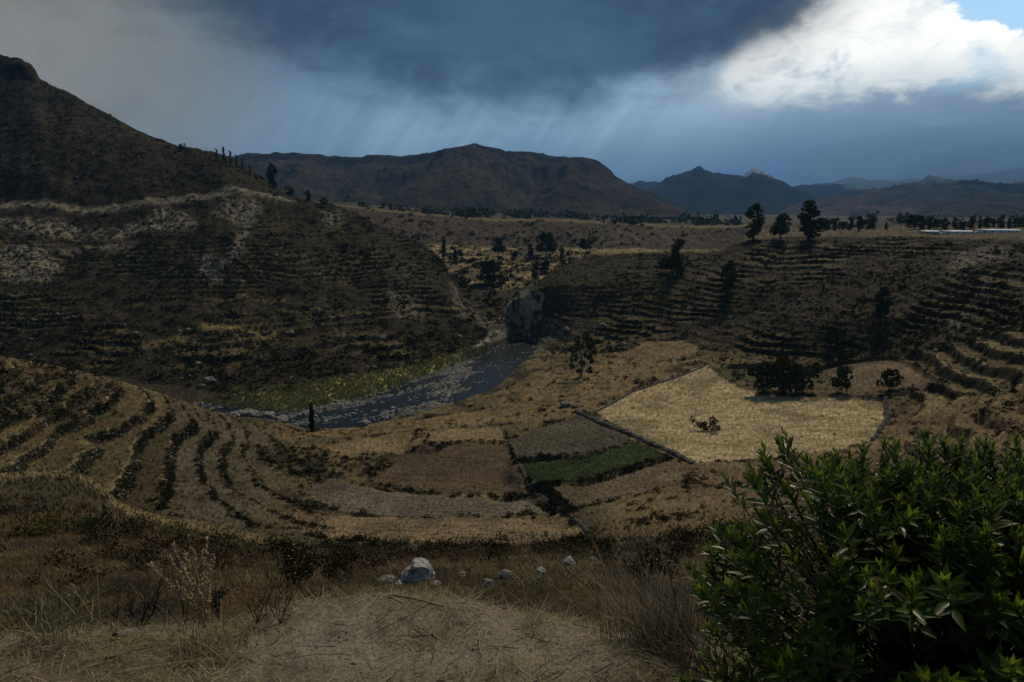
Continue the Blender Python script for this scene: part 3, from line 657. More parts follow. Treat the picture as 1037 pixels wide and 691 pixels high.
# ------------------------------------------------------------------ river
def water_material():
    m, g, b = new_mat("river_water")
    pos = g.new('ShaderNodeNewGeometry').outputs['Position']
    x, y, z = g.sep(pos); ca, sa = math.cos(0.65), math.sin(0.65)
    p = g.xyz(g.m('MULTIPLY', g.m('ADD', g.m('MULTIPLY', x, ca), g.m('MULTIPLY', y, sa)), 0.35), g.m('SUBTRACT', g.m('MULTIPLY', y, ca), g.m('MULTIPLY', x, sa)))
    n = g.noise(p, 0.8, 5, 0.65); n2 = g.noise(p, 0.10, 3, 0.5)
    foam = g.m('MULTIPLY', g.ss(n, 0.60, 0.67), g.ss(n2, 0.50, 0.60))
    g.put(b.inputs['Base Color'], g.mix(foam, (.008, .012, .010, 1), (.66, .68, .68, 1)))
    g.put(b.inputs['Roughness'], g.ss(foam, 0, 1, 0.30, 0.8)); b.inputs['Specular IOR Level'].default_value = 0.16
    bp = g.new('ShaderNodeBump'); bp.inputs[0].default_value = 0.5; bp.inputs['Distance'].default_value = 0.4; g.put(bp.inputs['Height'], n)
    g.l.new(bp.outputs[0], b.inputs['Normal'])
    return m
near_e = [(-400, 240), (0, 240), (120, 236), (200, 234), (260, 230), (300, 222), (320, 221), (362, 226), (409, 235), (470, 253), (510, 285), (532, 328), (542, 358), (548, 372)]
far_e = [(-400, 275), (0, 272), (150, 260), (298, 242), (335, 253), (389, 273), (436, 302), (480, 340), (494, 352), (512, 386), (525, 398), (548, 392)]
def edge(e, n=60):
    e = np.array([((u - CX) / FPX / (0.975), y) for u, y in e]); t = np.linspace(e[0, 0], e[-1, 0], n)
    y = np.interp(t, e[:, 0], e[:, 1]); return np.c_[t * y, y]
WZ = -74.05
ne, fe = edge(near_e), edge(far_e)
rows = [ne * (1 - t) + fe * t for t in np.linspace(0, 1, 9)]
wv = np.array([(p[0], p[1], WZ) for r in rows for p in r]); wi = np.arange(len(wv)).reshape(9, 60)
me = make_mesh('river', wv, np.stack([wi[:-1, :-1], wi[:-1, 1:], wi[1:, 1:], wi[1:, :-1]], -1).reshape(-1, 4), True)
link('river', me, water_material(), kind='structure', label='shallow rocky river winding through the valley')
# ------------------------------------------------------------------ mountains
def mountain_mat(name, c0, c1, c2, snow=None):
    m, g, b = new_mat(name)
    pos = g.new('ShaderNodeNewGeometry').outputs['Position']; nor = g.new('ShaderNodeNewGeometry').outputs['Normal']
    n = g.noise(pos, 0.0042, 8, 0.62); n2 = g.noise(pos, 0.03, 6, 0.7); nz = g.sep(nor)[2]
    c = g.mix(g.ss(n, 0.36, 0.62), (*c0, 1), (*c1, 1))
    c = g.mix(g.ss(nz, 0.80, 0.55), c, (*c2, 1))
    c = g.mix(g.ss(n2, 0.45, 0.62, 0, 0.7), c, g.mix(1.0, c, (.45, .5, .42, 1), 'MULTIPLY'))
    if snow:
        z = g.sep(pos)[2]; x = g.sep(pos)[0]
        s = g.ss(g.m('ADD', z, g.m('MULTIPLY', g.m('SUBTRACT', n2, 0.5), snow[1] * 5.0)), snow[0], snow[0] + snow[1] * 0.5)
        s = g.m('MULTIPLY', s, g.m('MULTIPLY', g.ss(x, snow[2], snow[2] + 60), g.ss(x, snow[3], snow[3] - 150)))
        s = g.m('MULTIPLY', s, g.ss(n2, 0.42, 0.52))
        c = g.mix(s, c, (.50, .57, .68, 1))
    g.put(b.inputs['Base Color'], c); b.inputs['Roughness'].default_value = 1.0; b.inputs['Specular IOR Level'].default_value = 0.0
    bp = g.new('ShaderNodeBump'); bp.inputs[0].default_value = 0.7; bp.inputs['Distance'].default_value = 30; g.put(bp.inputs['Height'], n2)
    g.l.new(bp.outputs[0], b.inputs['Normal'])
    return m
def mountain(name, sky, ridge, foot, zf, mat, label, prof, gully=0.25, wl=500, nc=420, nr=110, seed=0.0, ragged=0.0, spurs=()):
    """sky: skyline pixels; ridge: distance of the crest; foot: distance of its near foot"""
    p = np.array([pt(u, v, ridge) for u, v in sky]); a = p[:, 0] / p[:, 1]
    aa = np.linspace(a[0], a[-1], nc); zc = np.interp(aa, a, p[:, 2])
    w = np.concatenate([np.linspace(0, 1, nr), np.linspace(1.04, 1.8, 14)])
    A_, W_ = np.meshgrid(aa, w); zc_ = np.interp(A_.ravel(), aa, zc).reshape(A_.shape)
    Yg = foot + (ridge - foot) * W_
    Xg = A_ * Yg
    h = np.interp(np.minimum(W_, 1), *zip(*prof)); h = np.where(W_ > 1, 1 - (W_ - 1) * 0.9, h)
    H_ = zc_ - zf
    n = fbm(Xg + seed, Yg * 0.30 + seed, wl, 6, 0.55, True)
    mid = np.clip(W_ * (1.0 - np.clip(W_, 0, 1)) * 4, 0, 1) ** 0.7
    h = h + gully * n * mid
    for (us, reach, wd) in spurs:
        a_s = (us - CX) / FPX; d = np.exp(-((A_ - a_s - (1 - W_) * -0.05) / wd) ** 2)
        h = h + d * mid * reach
    Zg = zf + H_ * np.minimum(h, 1.02) + ragged * fbm(Xg, Yg, wl * 0.25, 5, 0.6) * sstep(W_, 0.3, 1.0)
    i_ = np.arange(A_.size).reshape(A_.shape)
    me = make_mesh(name, np.stack([Xg, Yg, Zg], -1).reshape(-1, 3), np.stack([i_[:-1, :-1], i_[:-1, 1:], i_[1:, 1:], i_[1:, :-1]], -1).reshape(-1, 4), True)
    return link(name, me, mat, kind='structure', label=label)
MESA = [(0, 0), (.45, .30), (.70, .52), (.86, .74), (.90, .90), (1, 1)]
CONE = [(0, 0), (.5, .42), (1, 1)]
M_MESA = mountain_mat("mesa_mountain_rock", (.046, .042, .030), (.092, .072, .050), (.036, .035, .031))
M_BLUE = mountain_mat("blue_mountain_rock", (.024, .025, .024), (.042, .038, .034), (.025, .026, .026), (290, 55, 2280, 3100))
M_HAZE = mountain_mat("far_hill_rock", (.070, .060, .050), (.150, .100, .068), (.05, .048, .045))
mountain('flat_topped_mountain', [(-60, 168), (120, 162), (245, 158), (300, 157), (340, 159.5), (395, 160), (435, 157), (470, 153), (482, 149.5), (491, 152), (520, 157), (560, 159), (588, 163), (602, 164.5), (609, 168), (622, 178), (640, 187.5), (660, 196), (680, 206), (697, 215), (712, 221)],
         3300, 1950, -22, M_MESA, 'dark flat-topped mountain with a cliff band behind the plateau', MESA, 0.34, 420, seed=11, ragged=3, spurs=((482, .20, .05), (600, .12, .05), (380, .08, .04)))
mountain('snow_dusted_mountain', [(600, 214), (636, 205), (660, 190), (690, 176.5), (700, 172), (707, 168.5), (716, 174.5), (740, 177), (755, 177), (763, 171.5), (775, 176), (790, 183), (800, 190), (820, 199), (850, 209), (880, 220)],
         7200, 4600, -62, M_BLUE, 'blue-grey peaked mountain with a dusting of snow on its right top', CONE, 0.30, 900, seed=70, ragged=22)
mountain('hazy_ridge', [(560, 215), (625, 188), (650, 184), (680, 190), (780, 192), (830, 188), (862, 181), (900, 184), (960, 178), (1000, 176), (1037, 172), (1150, 165), (1400, 180)],
         9200, 6500, -62, M_BLUE, 'faint distant ridge under the rain cloud', CONE, 0.25, 1000, seed=170, ragged=30, nc=360, nr=70)
mountain('red_brown_hills', [(770, 222), (800, 209), (825, 205), (845, 199), (870, 195), (900, 191), (925, 185), (940, 181), (960, 184), (990, 187), (1037, 187), (1150, 182), (1400, 188)],
         5600, 3700, -58, M_HAZE, 'brown eroded hills at the foot of the rain', CONE, 0.34, 620, seed=240, ragged=24)
mountain('dark_foothill', [(890, 226), (920, 219), (945, 208), (970, 199), (990, 195), (1010, 197), (1037, 199), (1150, 200), (1400, 205)],
         3900, 2600, -45, M_MESA, 'dark foothill at the right edge behind the trees', CONE, 0.30, 420, seed=333, ragged=14, nc=260, nr=80)
# ------------------------------------------------------------------ air
def haze():
    v = np.array([(x, y, z) for x in (-14000, 14000) for y in (-80, 13500) for z in (-95, 960)], float)
    f = np.array([(0, 1, 3, 2), (4, 6, 7, 5), (0, 4, 5, 1), (2, 3, 7, 6), (0, 2, 6, 4), (1, 5, 7, 3)])
    me = make_mesh('haze', v, f); m = bpy.data.materials.new('rain_haze'); m.use_nodes = True; m.node_tree.nodes.clear()
    g = G(m.node_tree); pv = g.new('ShaderNodeVolumePrincipled'); o = g.new('ShaderNodeOutputMaterial')
    pv.inputs['Color'].default_value = (.22, .52, 1.0, 1); pv.inputs['Density'].default_value = 4.6e-5; pv.inputs['Anisotropy'].default_value = 0.1
    g.l.new(pv.outputs[0], o.inputs['Volume']); me.materials.append(m)
    link('haze', me, None, kind='stuff', label='thin blue rain haze over the valley')
if not globals().get('NOHAZE'): haze()

# low rain cloud hanging on the far hill tops
def low_cloud(u, v, Yd, ru, rv, ry, dens, seed, label):
    import bmesh
    bm = bmesh.new(); bmesh.ops.create_icosphere(bm, subdivisions=4, radius=1.0); co = np.array([q.co[:] for q in bm.verts])
    co *= (1 + .22 * fbm(co[:, 0] * 2 + seed, co[:, 1] * 2 + co[:, 2] * 3, 1.0, 4))[:, None]
    s = Yd / FPX
    for q, c in zip(bm.verts, co * np.array((ru * s, ry, rv * s))): q.co = c
    me = bpy.data.meshes.new('low_cloud'); bm.to_mesh(me); bm.free()
    m = bpy.data.materials.new('cloud_vapour'); m.use_nodes = True; m.node_tree.nodes.clear(); g = G(m.node_tree)
    pv = g.new('ShaderNodeVolumePrincipled'); o = g.new('ShaderNodeOutputMaterial'); pv.inputs['Color'].default_value = (.46, .74, 1.0, 1); pv.inputs['Density'].default_value = dens
    g.l.new(pv.outputs[0], o.inputs['Volume']); me.materials.append(m); p = pt(u, v, Yd)
    link('low_cloud', me, None, None, label, None, None, 'stuff', loc=p)
low_cloud(930, 163, 5700, 115, 27, 1500, 5.0e-4, 1, 'grey rain cloud resting on the far hill tops')
low_cloud(1075, 166, 5700, 120, 27, 1500, 5.0e-4, 2, 'grey rain cloud resting on the hills at the right edge')
# ------------------------------------------------------------------ foliage kit
def unit(v): return v / np.maximum(np.linalg.norm(v, axis=-1, keepdims=True), 1e-9)
def leaf_tris(c, size, rng, up=0.0):
    """one small triangle pair (a folded leaf clump) at each centre; returns verts, quad faces"""
    n = len(c); d = unit(rng.normal(size=(n, 3)) + np.array((0, 0, up))); e = unit(np.cross(d, rng.normal(size=(n, 3))))
    s = (size * rng.uniform(0.6, 1.35, n))[:, None]
    v = np.stack([c - d * s * .5, c + e * s * .42, c + d * s * .6, c - e * s * .34], 1).reshape(-1, 3)
    return v, np.arange(4 * n).reshape(-1, 4)
def crown_pts(lobes, per, rng, shell=0.55):
    out = []
    for (x, y, z, r, rz) in lobes:
        k = int(per * (0.6 + 4.0 * r)); d = unit(rng.normal(size=(k, 3))); q = rng.uniform(0, 1, k) ** shell
        sub_ = unit(rng.normal(size=(9, 3))) * 0.75                     # twig clumps inside the lobe
        cc = d * q[:, None]; near = sub_[np.argmin(((cc[:, None] - sub_[None]) ** 2).sum(-1), 1)]
        cc = cc * 0.55 + near * 0.45
        out.append(np.array((x, y, z)) + cc * np.array((r, r, rz)))
    return np.vstack(out)
def tube(path, rad, sides=5):
    path = np.asarray(path, float); rad = np.asarray(rad, float); n = len(path); V_ = []; F_ = []
    t = unit(np.gradient(path, axis=0)); ref = np.array((0.31, 0.95, 0.05))
    for i in range(n):
        a = unit(np.cross(t[i], ref)); b = np.cross(t[i], a)
        for k in range(sides):
            an = 2 * math.pi * k / sides; V_.append(path[i] + rad[i] * (math.cos(an) * a + math.sin(an) * b))
    for i in range(n - 1):
        for k in range(sides):
            k2 = (k + 1) % sides; F_.append((i * sides + k, i * sides + k2, (i + 1) * sides + k2, (i + 1) * sides + k))
    return np.array(V_), np.array(F_)
def join(parts):
    V_, F_, o = [], [], 0
    for v, f in parts: V_.append(v); F_.append(f + o); o += len(v)
    return np.vstack(V_), np.vstack(F_)
M_BARK = solid_mat("tree_bark", (.06, .048, .036), (.13, .11, .085), 9)
M_EUC = leaf_mat("eucalyptus_leaves", (.030, .046, .018), (.090, .108, .040))
M_ROUND = leaf_mat("broadleaf_leaves", (.030, .044, .015), (.092, .104, .036))
M_CYP = leaf_mat("cypress_leaves", (.010, .018, .009), (.024, .034, .015))
M_SCRUB = leaf_mat("scrub_leaves", (.022, .024, .010), (.085, .070, .028), 0.9, 0.0)
M_OLIVE = leaf_mat("olive_scrub_leaves", (.045, .050, .017), (.125, .120, .040), 0.9, 0.0)
M_BROWN = leaf_mat("brown_brush_leaves", (.038, .026, .014), (.105, .068, .034), 0.9, 0.0)
M_DRYG = leaf_mat("dry_grass_blades", (.085, .064, .030), (.265, .205, .105), 0.8, 0.1)
M_CROP = leaf_mat('crop_leaves', (.030, .055, .014), (.080, .115, .030), 0.8, 0.1)
M_REED = leaf_mat("reed_blades", (.17, .17, .055), (.42, .37, .15), 0.8, 0.1)

def tree_proto(kind, seed):
    """unit tree, one metre tall: (trunk mesh, crown mesh)"""
    r = np.random.default_rng(seed); lobes = []; limbs = []
    if kind == 'euc':
        top = np.array((r.normal() * .05, r.normal() * .05, .9)); tr = [(0, 0, -.05), (r.normal() * .02, r.normal() * .02, .3), top * .7, top]
        for i in range(18):
            z = .12 + .80 * (i + r.uniform(0, 1)) / 18; a = r.uniform(0, 6.28); q = (.17 * (1.15 - abs(z - .45) * 1.5)) * r.uniform(.3, 1); s = r.uniform(.10, .15) * (1.1 - .4 * z)
            lobes.append((math.cos(a) * q, math.sin(a) * q, z, s, s * 1.15)); limbs.append((z, a, q))
        per, ls = 200, .042
    elif kind == 'round':
        tr = [(0, 0, -.05), (.01, .02, .25), (.0, .03, .55), (.02, 0, .8)]
        for i in range(17):
            z = r.uniform(.20, .86); a = r.uniform(0, 6.28); q = (.42 * math.sqrt(max(.05, 1 - ((z - .42) / .58) ** 2))) * r.uniform(.25, 1); s = r.uniform(.14, .22)
            lobes.append((math.cos(a) * q, math.sin(a) * q, z, s, s * .9)); limbs.append((z, a, q))
        per, ls = 190, .055
    elif kind == 'slim':
        tr = [(0, 0, -.05), (.0, .01, .4), (.01, 0, .75), (.0, 0, .95)]
        for i in range(14):
            z = .16 + .8 * i / 14; a = r.uniform(0, 6.28); q = .07 * r.uniform(.2, 1); s = r.uniform(.06, .10) * (1.15 - .6 * z)
            lobes.append((math.cos(a) * q, math.sin(a) * q, z, s, s * 1.5)); limbs.append((z, a, q))
        per, ls = 90, .034
    elif kind == 'open':                                    # gaps between separate foliage puffs
        tr = [(0, 0, -.05), (.03, .0, .3), (-.03, .02, .6), (.06, 0, .9)]
        for z, x, s in ((.93, .08, .10), (.82, -.10, .13), (.80, .16, .11), (.66, .20, .10), (.62, -.04, .13), (.60, -.22, .08), (.46, .14, .12), (.42, -.18, .11), (.34, .26, .08), (.27, .02, .11), (.22, -.22, .09), (.17, .18, .10), (.14, -.06, .08)):
            y = r.normal() * .09; lobes.append((x, y, z, s, s * .95)); limbs.append((z, math.atan2(y, x), math.hypot(x, y)))
        per, ls = 230, .038
    else:                                                   # cypress
        tr = [(0, 0, -.05), (0, 0, .4), (0, 0, .7), (0, 0, .95)]
        for i in range(18):
            z = .05 + .9 * i / 18; s = .085 * (1 - .75 * max(0, z - .35)) * (0.75 + min(z * 2, .25)); lobes.append((r.normal() * .012, r.normal() * .012, z, s, s * 1.5))
        per, ls = 150, .034
    tr = np.array(tr, float); parts = [tube(tr, [.026, .020, .013, .005], 6)]
    for z, a, q in limbs[:12]:
        z0 = max(.12, z - .18); x0 = np.array((np.interp(z0, tr[:, 2], tr[:, 0]), np.interp(z0, tr[:, 2], tr[:, 1]), z0)); x1 = np.array((math.cos(a) * q, math.sin(a) * q, z))
        parts.append(tube([x0, x0 * .5 + x1 * .5 + np.array((0, 0, -.02)), x1], [.009, .006, .002], 4))
    tv, tf = join(parts); cv, cf = leaf_tris(crown_pts(lobes, per, r), ls, r)
    tm = make_mesh('trunk', tv, tf, True); tm.materials.append(M_BARK)
    cm = make_mesh('crown', cv, cf); cm.materials.append({'euc': M_EUC, 'open': M_EUC, 'slim': M_EUC, 'cyp': M_CYP}.get(kind, M_ROUND))
    return tm, cm
PROTO = {(k, i): tree_proto(k, 31 * i + len(k)) for k in ('euc', 'round', 'slim') for i in range(3)}
PROTO[('open', 0)] = tree_proto('open', 5); PROTO[('cyp', 0)] = tree_proto('cyp', 6)
NT = [0]
def tree(u, v, hpx, kind, label, group=None, smin=0.0, wide=1.0, sink=0.0, name='tree', Yd=None):
    p = at(u, v, smin)
    if Yd: q_ = pt(u, v, Yd); p = Vector((q_[0], Yd, ground_z(q_[0], Yd)))
    h = hpx / FPX * p.y * 1.02; NT[0] += 1
    var = NT[0] % 3 if (kind, 1) in PROTO else 0
    e = link(name, None, None, None, label, 'tree', group, loc=(p.x, p.y, p.z - sink * h), rot=(0, 0, random.uniform(0, 6.28) if kind != 'open' else 0.0), scale=(h * wide, h * wide, h))
    tm, cm = PROTO[(kind, var)]
    link('trunk', tm, None, e); link('crown', cm, None, e)
    return e
EU, RD = 'eucalyptus_tree', 'broadleaf_tree'
tree(317, 437, 32, 'cyp', 'thin dark column cypress standing alone by the river bank', name='cypress_tree', wide=1.15)
tree(588, 382, 46, 'open', 'open eucalyptus with separate foliage puffs between river and straw field', name=EU, wide=0.95)
CL = 'dark trees clumped at the back of the straw field'
tree(772, 398, 34, 'round', 'leftmost low round tree of the dark clump behind the straw field', CL, 6, 1.0, name=RD)
tree(791, 399, 43, 'round', 'tallest tree of the dark clump behind the straw field', CL, 6, 0.85, name=RD)
tree(812, 399, 38, 'round', 'right hand tree of the dark clump behind the straw field', CL, 6, 0.95, name=RD)
tree(800, 401, 24, 'round', 'low bushy tree in front of the dark clump behind the straw field', CL, 6, 1.3, name=RD)
tree(852, 398, 30, 'round', 'rounded tree standing between the dark clump and the small ploughed plot', None, 6, 0.8, name=RD)
tree(855, 372, 22, 'round', 'small round tree directly above the rounded tree by the plot', None, 6, 0.95, name=RD)
tree(843, 350, 18, 'round', 'uppermost small tree in the gully above the dark clump', None, 6, 1.0, name=RD)
tree(900, 397, 26, 'round', 'neat round tree on short trunk at the corner of the straw field', None, 6, 0.95, name=RD)
tree(892, 326, 36, 'euc', 'tall ragged tree halfway up the right hand terraces', None, 9, 1.0, name=EU)
tree(738, 298, 34, 'euc', 'dark tree on the slope below the three big skyline trees', None, 9, 1.25, name=EU)
tree(684, 279, 37, 'euc', 'dark tree rising through the pale rim of the lower shelf', None, 9, 1.1, name=EU)
tree(675, 276, 20, 'round', 'bushy small tree left of the tree on the pale shelf rim', None, 9, 1.0, name=RD)
GP = 'trees in the hidden valley beyond the gorge'
for u, v, h, k, wd, l in ((495, 289, 28, 'round', 1.0, 'large dark tree with pointed top at the mouth of the gorge'), (508, 290, 9, 'round', 1.2, 'small bush-like tree at the right foot of the large gorge tree'),
        (449, 262, 22, 'euc', .8, 'leftmost slender tree in the valley beyond the gorge'), (464, 267, 14, 'round', 1.0, 'small dark tree just left above the large gorge tree'),
        (505, 260, 20, 'round', .8, 'tree standing above the large gorge tree'), (521, 262, 10, 'round', 1.0, 'tiny round tree right of the tree above the large gorge tree'),
        (536, 263, 15, 'euc', 1.1, 'narrow tree left of the widest valley tree'), (553, 262, 26, 'round', .95, 'widest tall dark tree in the valley beyond the gorge'),
        (569, 275, 27, 'slim', 1.3, 'slim tall tree at the right side of the gorge valley'), (543, 285, 18, 'euc', 1.1, 'dark tree at the lower right of the gorge valley'),
        (552, 277, 14, 'round', 1.0, 'low tree between the slim tree and the gorge cliff'), (593, 256, 17, 'round', 1.2, 'broad dark tree at the left end of the pale shelf')):
    tree(u, v, h, k, l, GP, 14.2 if u < 590 else 13.9, wd, name=EU if k in ('euc', 'slim') else RD)
SK = 'trees on the mesa rim'
tree(763, 243, 35, 'euc', 'left one of three big dark trees on the mesa skyline', SK, 13.9, 1.35, name=EU)
tree(790, 243, 27, 'round', 'broad middle one of three big dark trees on the mesa skyline', SK, 13.9, 1.0, name=RD)
tree(818, 243, 39, 'euc', 'tallest of three big dark trees on the mesa skyline', SK, 13.9, 1.4, name=EU)
ORD = ('first', 'second', 'third', 'fourth', 'fifth', 'sixth', 'seventh', 'eighth', 'ninth', 'tenth', 'eleventh', 'twelfth', 'thirteenth', 'fourteenth')
ROWL = [ORD[i] + ' small tree to the right of the three big skyline trees' for i in range(8)] + ['lone tiny tree in the gap of the mesa tree row'] + [ORD[i] + ' small tree from the left in the row around the white building' for i in range(14)]
for i, u in enumerate((831, 838, 845, 853, 861, 869, 877, 883, 897, 926, 934, 941, 949, 957, 966, 974, 983, 992, 1001, 1012, 1021, 1031, 1040)):
    h = (14, 11, 12, 9, 13, 14, 11, 12, 7, 15, 11, 12, 10, 12, 11, 10, 12, 9, 11, 13, 10, 12, 11)[i]
    tree(u, 236, h + 1, 'euc' if i % 3 else 'round', ROWL[i], 'row of small trees on the mesa', 14.05, 1.25, name=EU if i % 3 else RD, Yd=560 + 17 * (i * 7 % 5))
LR = 'trees on the left ridge'
for u, v, h, k, l in ((184, 153, 8, 'round', 'highest lone small tree on the left ridge line'), (220, 164, 13, 'slim', 'leftmost of the tree group on the left ridge'), (227, 166, 16, 'slim', 'second tree of the group on the left ridge'),
        (233, 168, 15, 'slim', 'third and tallest tree of the group on the left ridge'), (239, 170, 13, 'slim', 'fourth tree of the group on the left ridge'), (246, 174, 12, 'slim', 'fifth tree of the group on the left ridge'), (253, 178, 11, 'slim', 'lowest tree of the group on the left ridge'),
        (277, 191, 24, 'euc', 'tall ragged tree standing out against the flat-topped mountain'), (286, 194, 17, 'euc', 'smaller ragged tree beside the tall one on the ridge'), (293, 199, 11, 'round', 'round tree at the foot of the ragged ridge trees'),
        (312, 205, 12, 'euc', 'tree above the pale scar at the ridge end'), (329, 209, 9, 'round', 'last small tree where the left ridge meets the plateau')):
    tree(u, v, h, k, l, LR, 12.8, 1.3 if k == 'slim' else 1.1, name=EU if k != 'round' else RD)

# ------------------------------------------------------------------ scattered scrub, reeds, grass
areaY = np.abs(np.gradient(Y, axis=0)); areaX = np.abs(np.gradient(X, axis=1)); AREA = areaX * areaY
PIX = np.abs(np.gradient(V, axis=0)) * np.abs(np.gradient(U, axis=1))
def sample(w, n, rng):
    """n random points on the terrain, probability by cell weight"""
    p = w[:-1, :-1].ravel().astype(float); p = np.maximum(p, 0); p /= p.sum()
    c = rng.choice(len(p), n, p=p); i, j = c // (NC - 1), c % (NC - 1)
    a, b = rng.uniform(0, 1, n), rng.uniform(0, 1, n)
    g = lambda A: (A[i, j] * (1 - a) * (1 - b) + A[i + 1, j] * a * (1 - b) + A[i, j + 1] * (1 - a) * b + A[i + 1, j + 1] * a * b)
    return np.c_[g(X), g(Y), g(Z)]
def bush_proto(n, seed, flat=0.75, size=0.30):
    r = np.random.default_rng(seed); d = unit(r.normal(size=(n, 3))); d[:, 2] = np.abs(d[:, 2]); q = r.uniform(0.35, 1, n)[:, None]
    lump = 1 + 0.35 * np.sin(d[:, :1] * 5 + seed) * np.cos(d[:, 1:2] * 6 - seed)
    return leaf_tris(d * q * lump * np.array((1, 1, flat)), size, r, 0.4)
def scatter(name, pts, scale, protos, mat, label, rng, kind='stuff'):
    Vs, Fs, o = [], [], 0
    which = rng.integers(0, len(protos), len(pts)); an = rng.uniform(0, 6.28, len(pts))
    for k, (pv, pf) in enumerate(protos):
        m = which == k; P = pts[m]; s = np.asarray(scale)[m]; c, sn = np.cos(an[m]), np.sin(an[m])
        x = (pv[None, :, 0] * c[:, None] - pv[None, :, 1] * sn[:, None]) * s[:, None] + P[:, None, 0]
        y = (pv[None, :, 0] * sn[:, None] + pv[None, :, 1] * c[:, None]) * s[:, None] + P[:, None, 1]
        z = pv[None, :, 2] * s[:, None] * rng.uniform(.7, 1.3, len(P))[:, None] + P[:, None, 2] - 0.08 * s[:, None]
        v = np.stack([x, y, z], -1).reshape(-1, 3); f = (pf[None] + (np.arange(len(P)) * len(pv))[:, None, None]).reshape(-1, pf.shape[1])
        Vs.append(v); Fs.append(f + o); o += len(v)
    return link(name, make_mesh(name, np.vstack(Vs), np.vstack(Fs)), mat, None, label, None, None, kind)
R4 = np.random.default_rng(44)
FARB = [bush_proto(20, i, 0.8, 0.55) for i in range(5)]
MIDB = [bush_proto(56, 20 + i, 0.85, 0.30) for i in range(5)]
NB = n_b; patch = 0.25 + 0.75 * sstep(NB, -.15, .35)
lh = band(S, 11.0, 13.95, .04) * (U < 512) * (U > -30) * PIX
pts = sample(lh * patch * (0.7 + 0.5 * TRISE), 6500, R4); scatter('scrub', pts, R4.gamma(2.2, 0.36, len(pts)).clip(.35, 3.6), FARB, M_SCRUB, 'dark scrub dotted over the terraced left hillside', R4)
pts = sample(lh * sstep(n_a, .0, .5), 900, R4); scatter('scrub', pts, R4.uniform(.6, 1.8, len(pts)), FARB, M_OLIVE, 'olive green scrub patches on the left hillside', R4)
rh = band(S, 8.6, 13.95, .04) * (U > 555) * (U < 1060) * PIX * (FID < 0)
pts = sample(rh * patch * (0.45 + 0.9 * TRISE), 7500, R4); scatter('scrub', pts, R4.gamma(1.6, 0.25, len(pts)).clip(.2, 2.4), FARB, M_SCRUB, 'dark scrub lining the terraces of the right hillside', R4)
pts = sample(rh * sstep(n_a, .0, .5), 900, R4); scatter('scrub', pts, R4.uniform(.5, 1.5, len(pts)), FARB, M_OLIVE, 'olive green scrub on the right hillside', R4)
pts = sample(rh * (0.5 + .5 * TRISE), 4500, R4); scatter('scrub', pts, R4.uniform(.25, .8, len(pts)), FARB, M_BROWN, 'fine brown scrub over the right hillside', R4)
pts = sample(lh * (0.5 + .5 * TRISE), 4500, R4); scatter('scrub', pts, R4.uniform(.35, 1.1, len(pts)), FARB, M_BROWN, 'fine brown scrub over the left hillside', R4)
bw = band(S, 5.25, 8.0, .02) * (U < 330) * (U > -30) * PIX
pts = sample(bw * (0.03 + TRISE * 1.0) * (0.5 + 0.5 * sstep(NB, -.4, .2)), 3300, R4); scatter('terrace_scrub', pts, R4.gamma(2.0, 0.17, len(pts)).clip(.15, 1.2), MIDB, M_SCRUB, 'dark bushes growing along the near terrace walls', R4)
pts = sample(bw * (0.1 + TRISE), 700, R4); scatter('terrace_scrub', pts, R4.gamma(3, 0.16, len(pts)).clip(.25, 1.2), MIDB, M_OLIVE, 'olive green shrubs along the near terrace walls', R4)
pts = sample(bw * (U > 140) * np.clip(RIM + TRISE, 0, 1) * (TID == 0) * (.35 + .65 * sstep(NB, -.3, .2)), 2600, R4); scatter('terrace_scrub', pts, R4.uniform(.3, .8, len(pts)), MIDB, M_SCRUB, 'dark weeds and bushes along the edges of the curved grey terraces', R4)
upl = bw * (V < 425) * (U < 120)
pts = sample(upl, 500, R4); scatter('terrace_scrub', pts, R4.gamma(3, 0.25, len(pts)).clip(.3, 1.8), MIDB, M_SCRUB, 'scrub on the crest of the near spur', R4)
vf = band(S, 5.2, 9.2, .05) * (U > 300) * (U < 1040) * (FID < 0) * PIX
pts = sample(vf * (0.15 + sstep(NB, .0, .4)), 1700, R4); scatter('valley_scrub', pts, R4.gamma(2.6, 0.22, len(pts)).clip(.25, 2.0), MIDB, M_SCRUB, 'low dark scrub along field edges and banks on the valley floor', R4)
pts = sample((inpoly(U, V, [(258, 452), (330, 460), (402, 468), (384, 482), (330, 485), (288, 480), (262, 468)]) & (S > 5) & (S < 8)) * PIX, 260, R4); scatter('valley_scrub', pts, R4.uniform(.3, 1.0, len(pts)), MIDB, M_SCRUB, 'dark thicket between the near terraces and the field strips', R4)
# hedgy edges of the field strips
fe_ = np.zeros_like(Z)
for nm in fnames:
    mk = FIELDS[nm]['mask'].astype(float); ed_ = gblur(gblur(mk, 2.2, 0), 2.2, 1); fe_ += ((ed_ > .08) & (ed_ < .5) & (mk < .5))
pts = sample(fe_ * PIX * (sstep(n_d, -.2, .2) + .1), 1500, R4); scatter('valley_scrub', pts, R4.gamma(2.6, 0.20, len(pts)).clip(.25, 1.2), MIDB, M_SCRUB, 'dark weeds along the field boundaries', R4)
gw = band(S, 15.9, 18.4, .05) * (U > 420) * (U < 620) * PIX
pts = sample(gw * (.25 + TRISE), 700, R4); scatter('scrub', pts, R4.gamma(3, 0.7, len(pts)).clip(.8, 5), FARB, M_SCRUB, 'dark scrub between the fields beyond the gorge', R4)
ge = band(S, 14.0, 15.95, .05) * (U > 440) * (U < 590) * PIX
pts = sample(ge, 420, R4); scatter('scrub', pts, R4.gamma(2.5, .5, len(pts)).clip(.5, 3.5), FARB, M_SCRUB, 'dark scrub in the hollow behind the gorge cliffs', R4)
bl = band(S, 17.9, 18.98, .05) * (U > 330) * (U < 762) * PIX
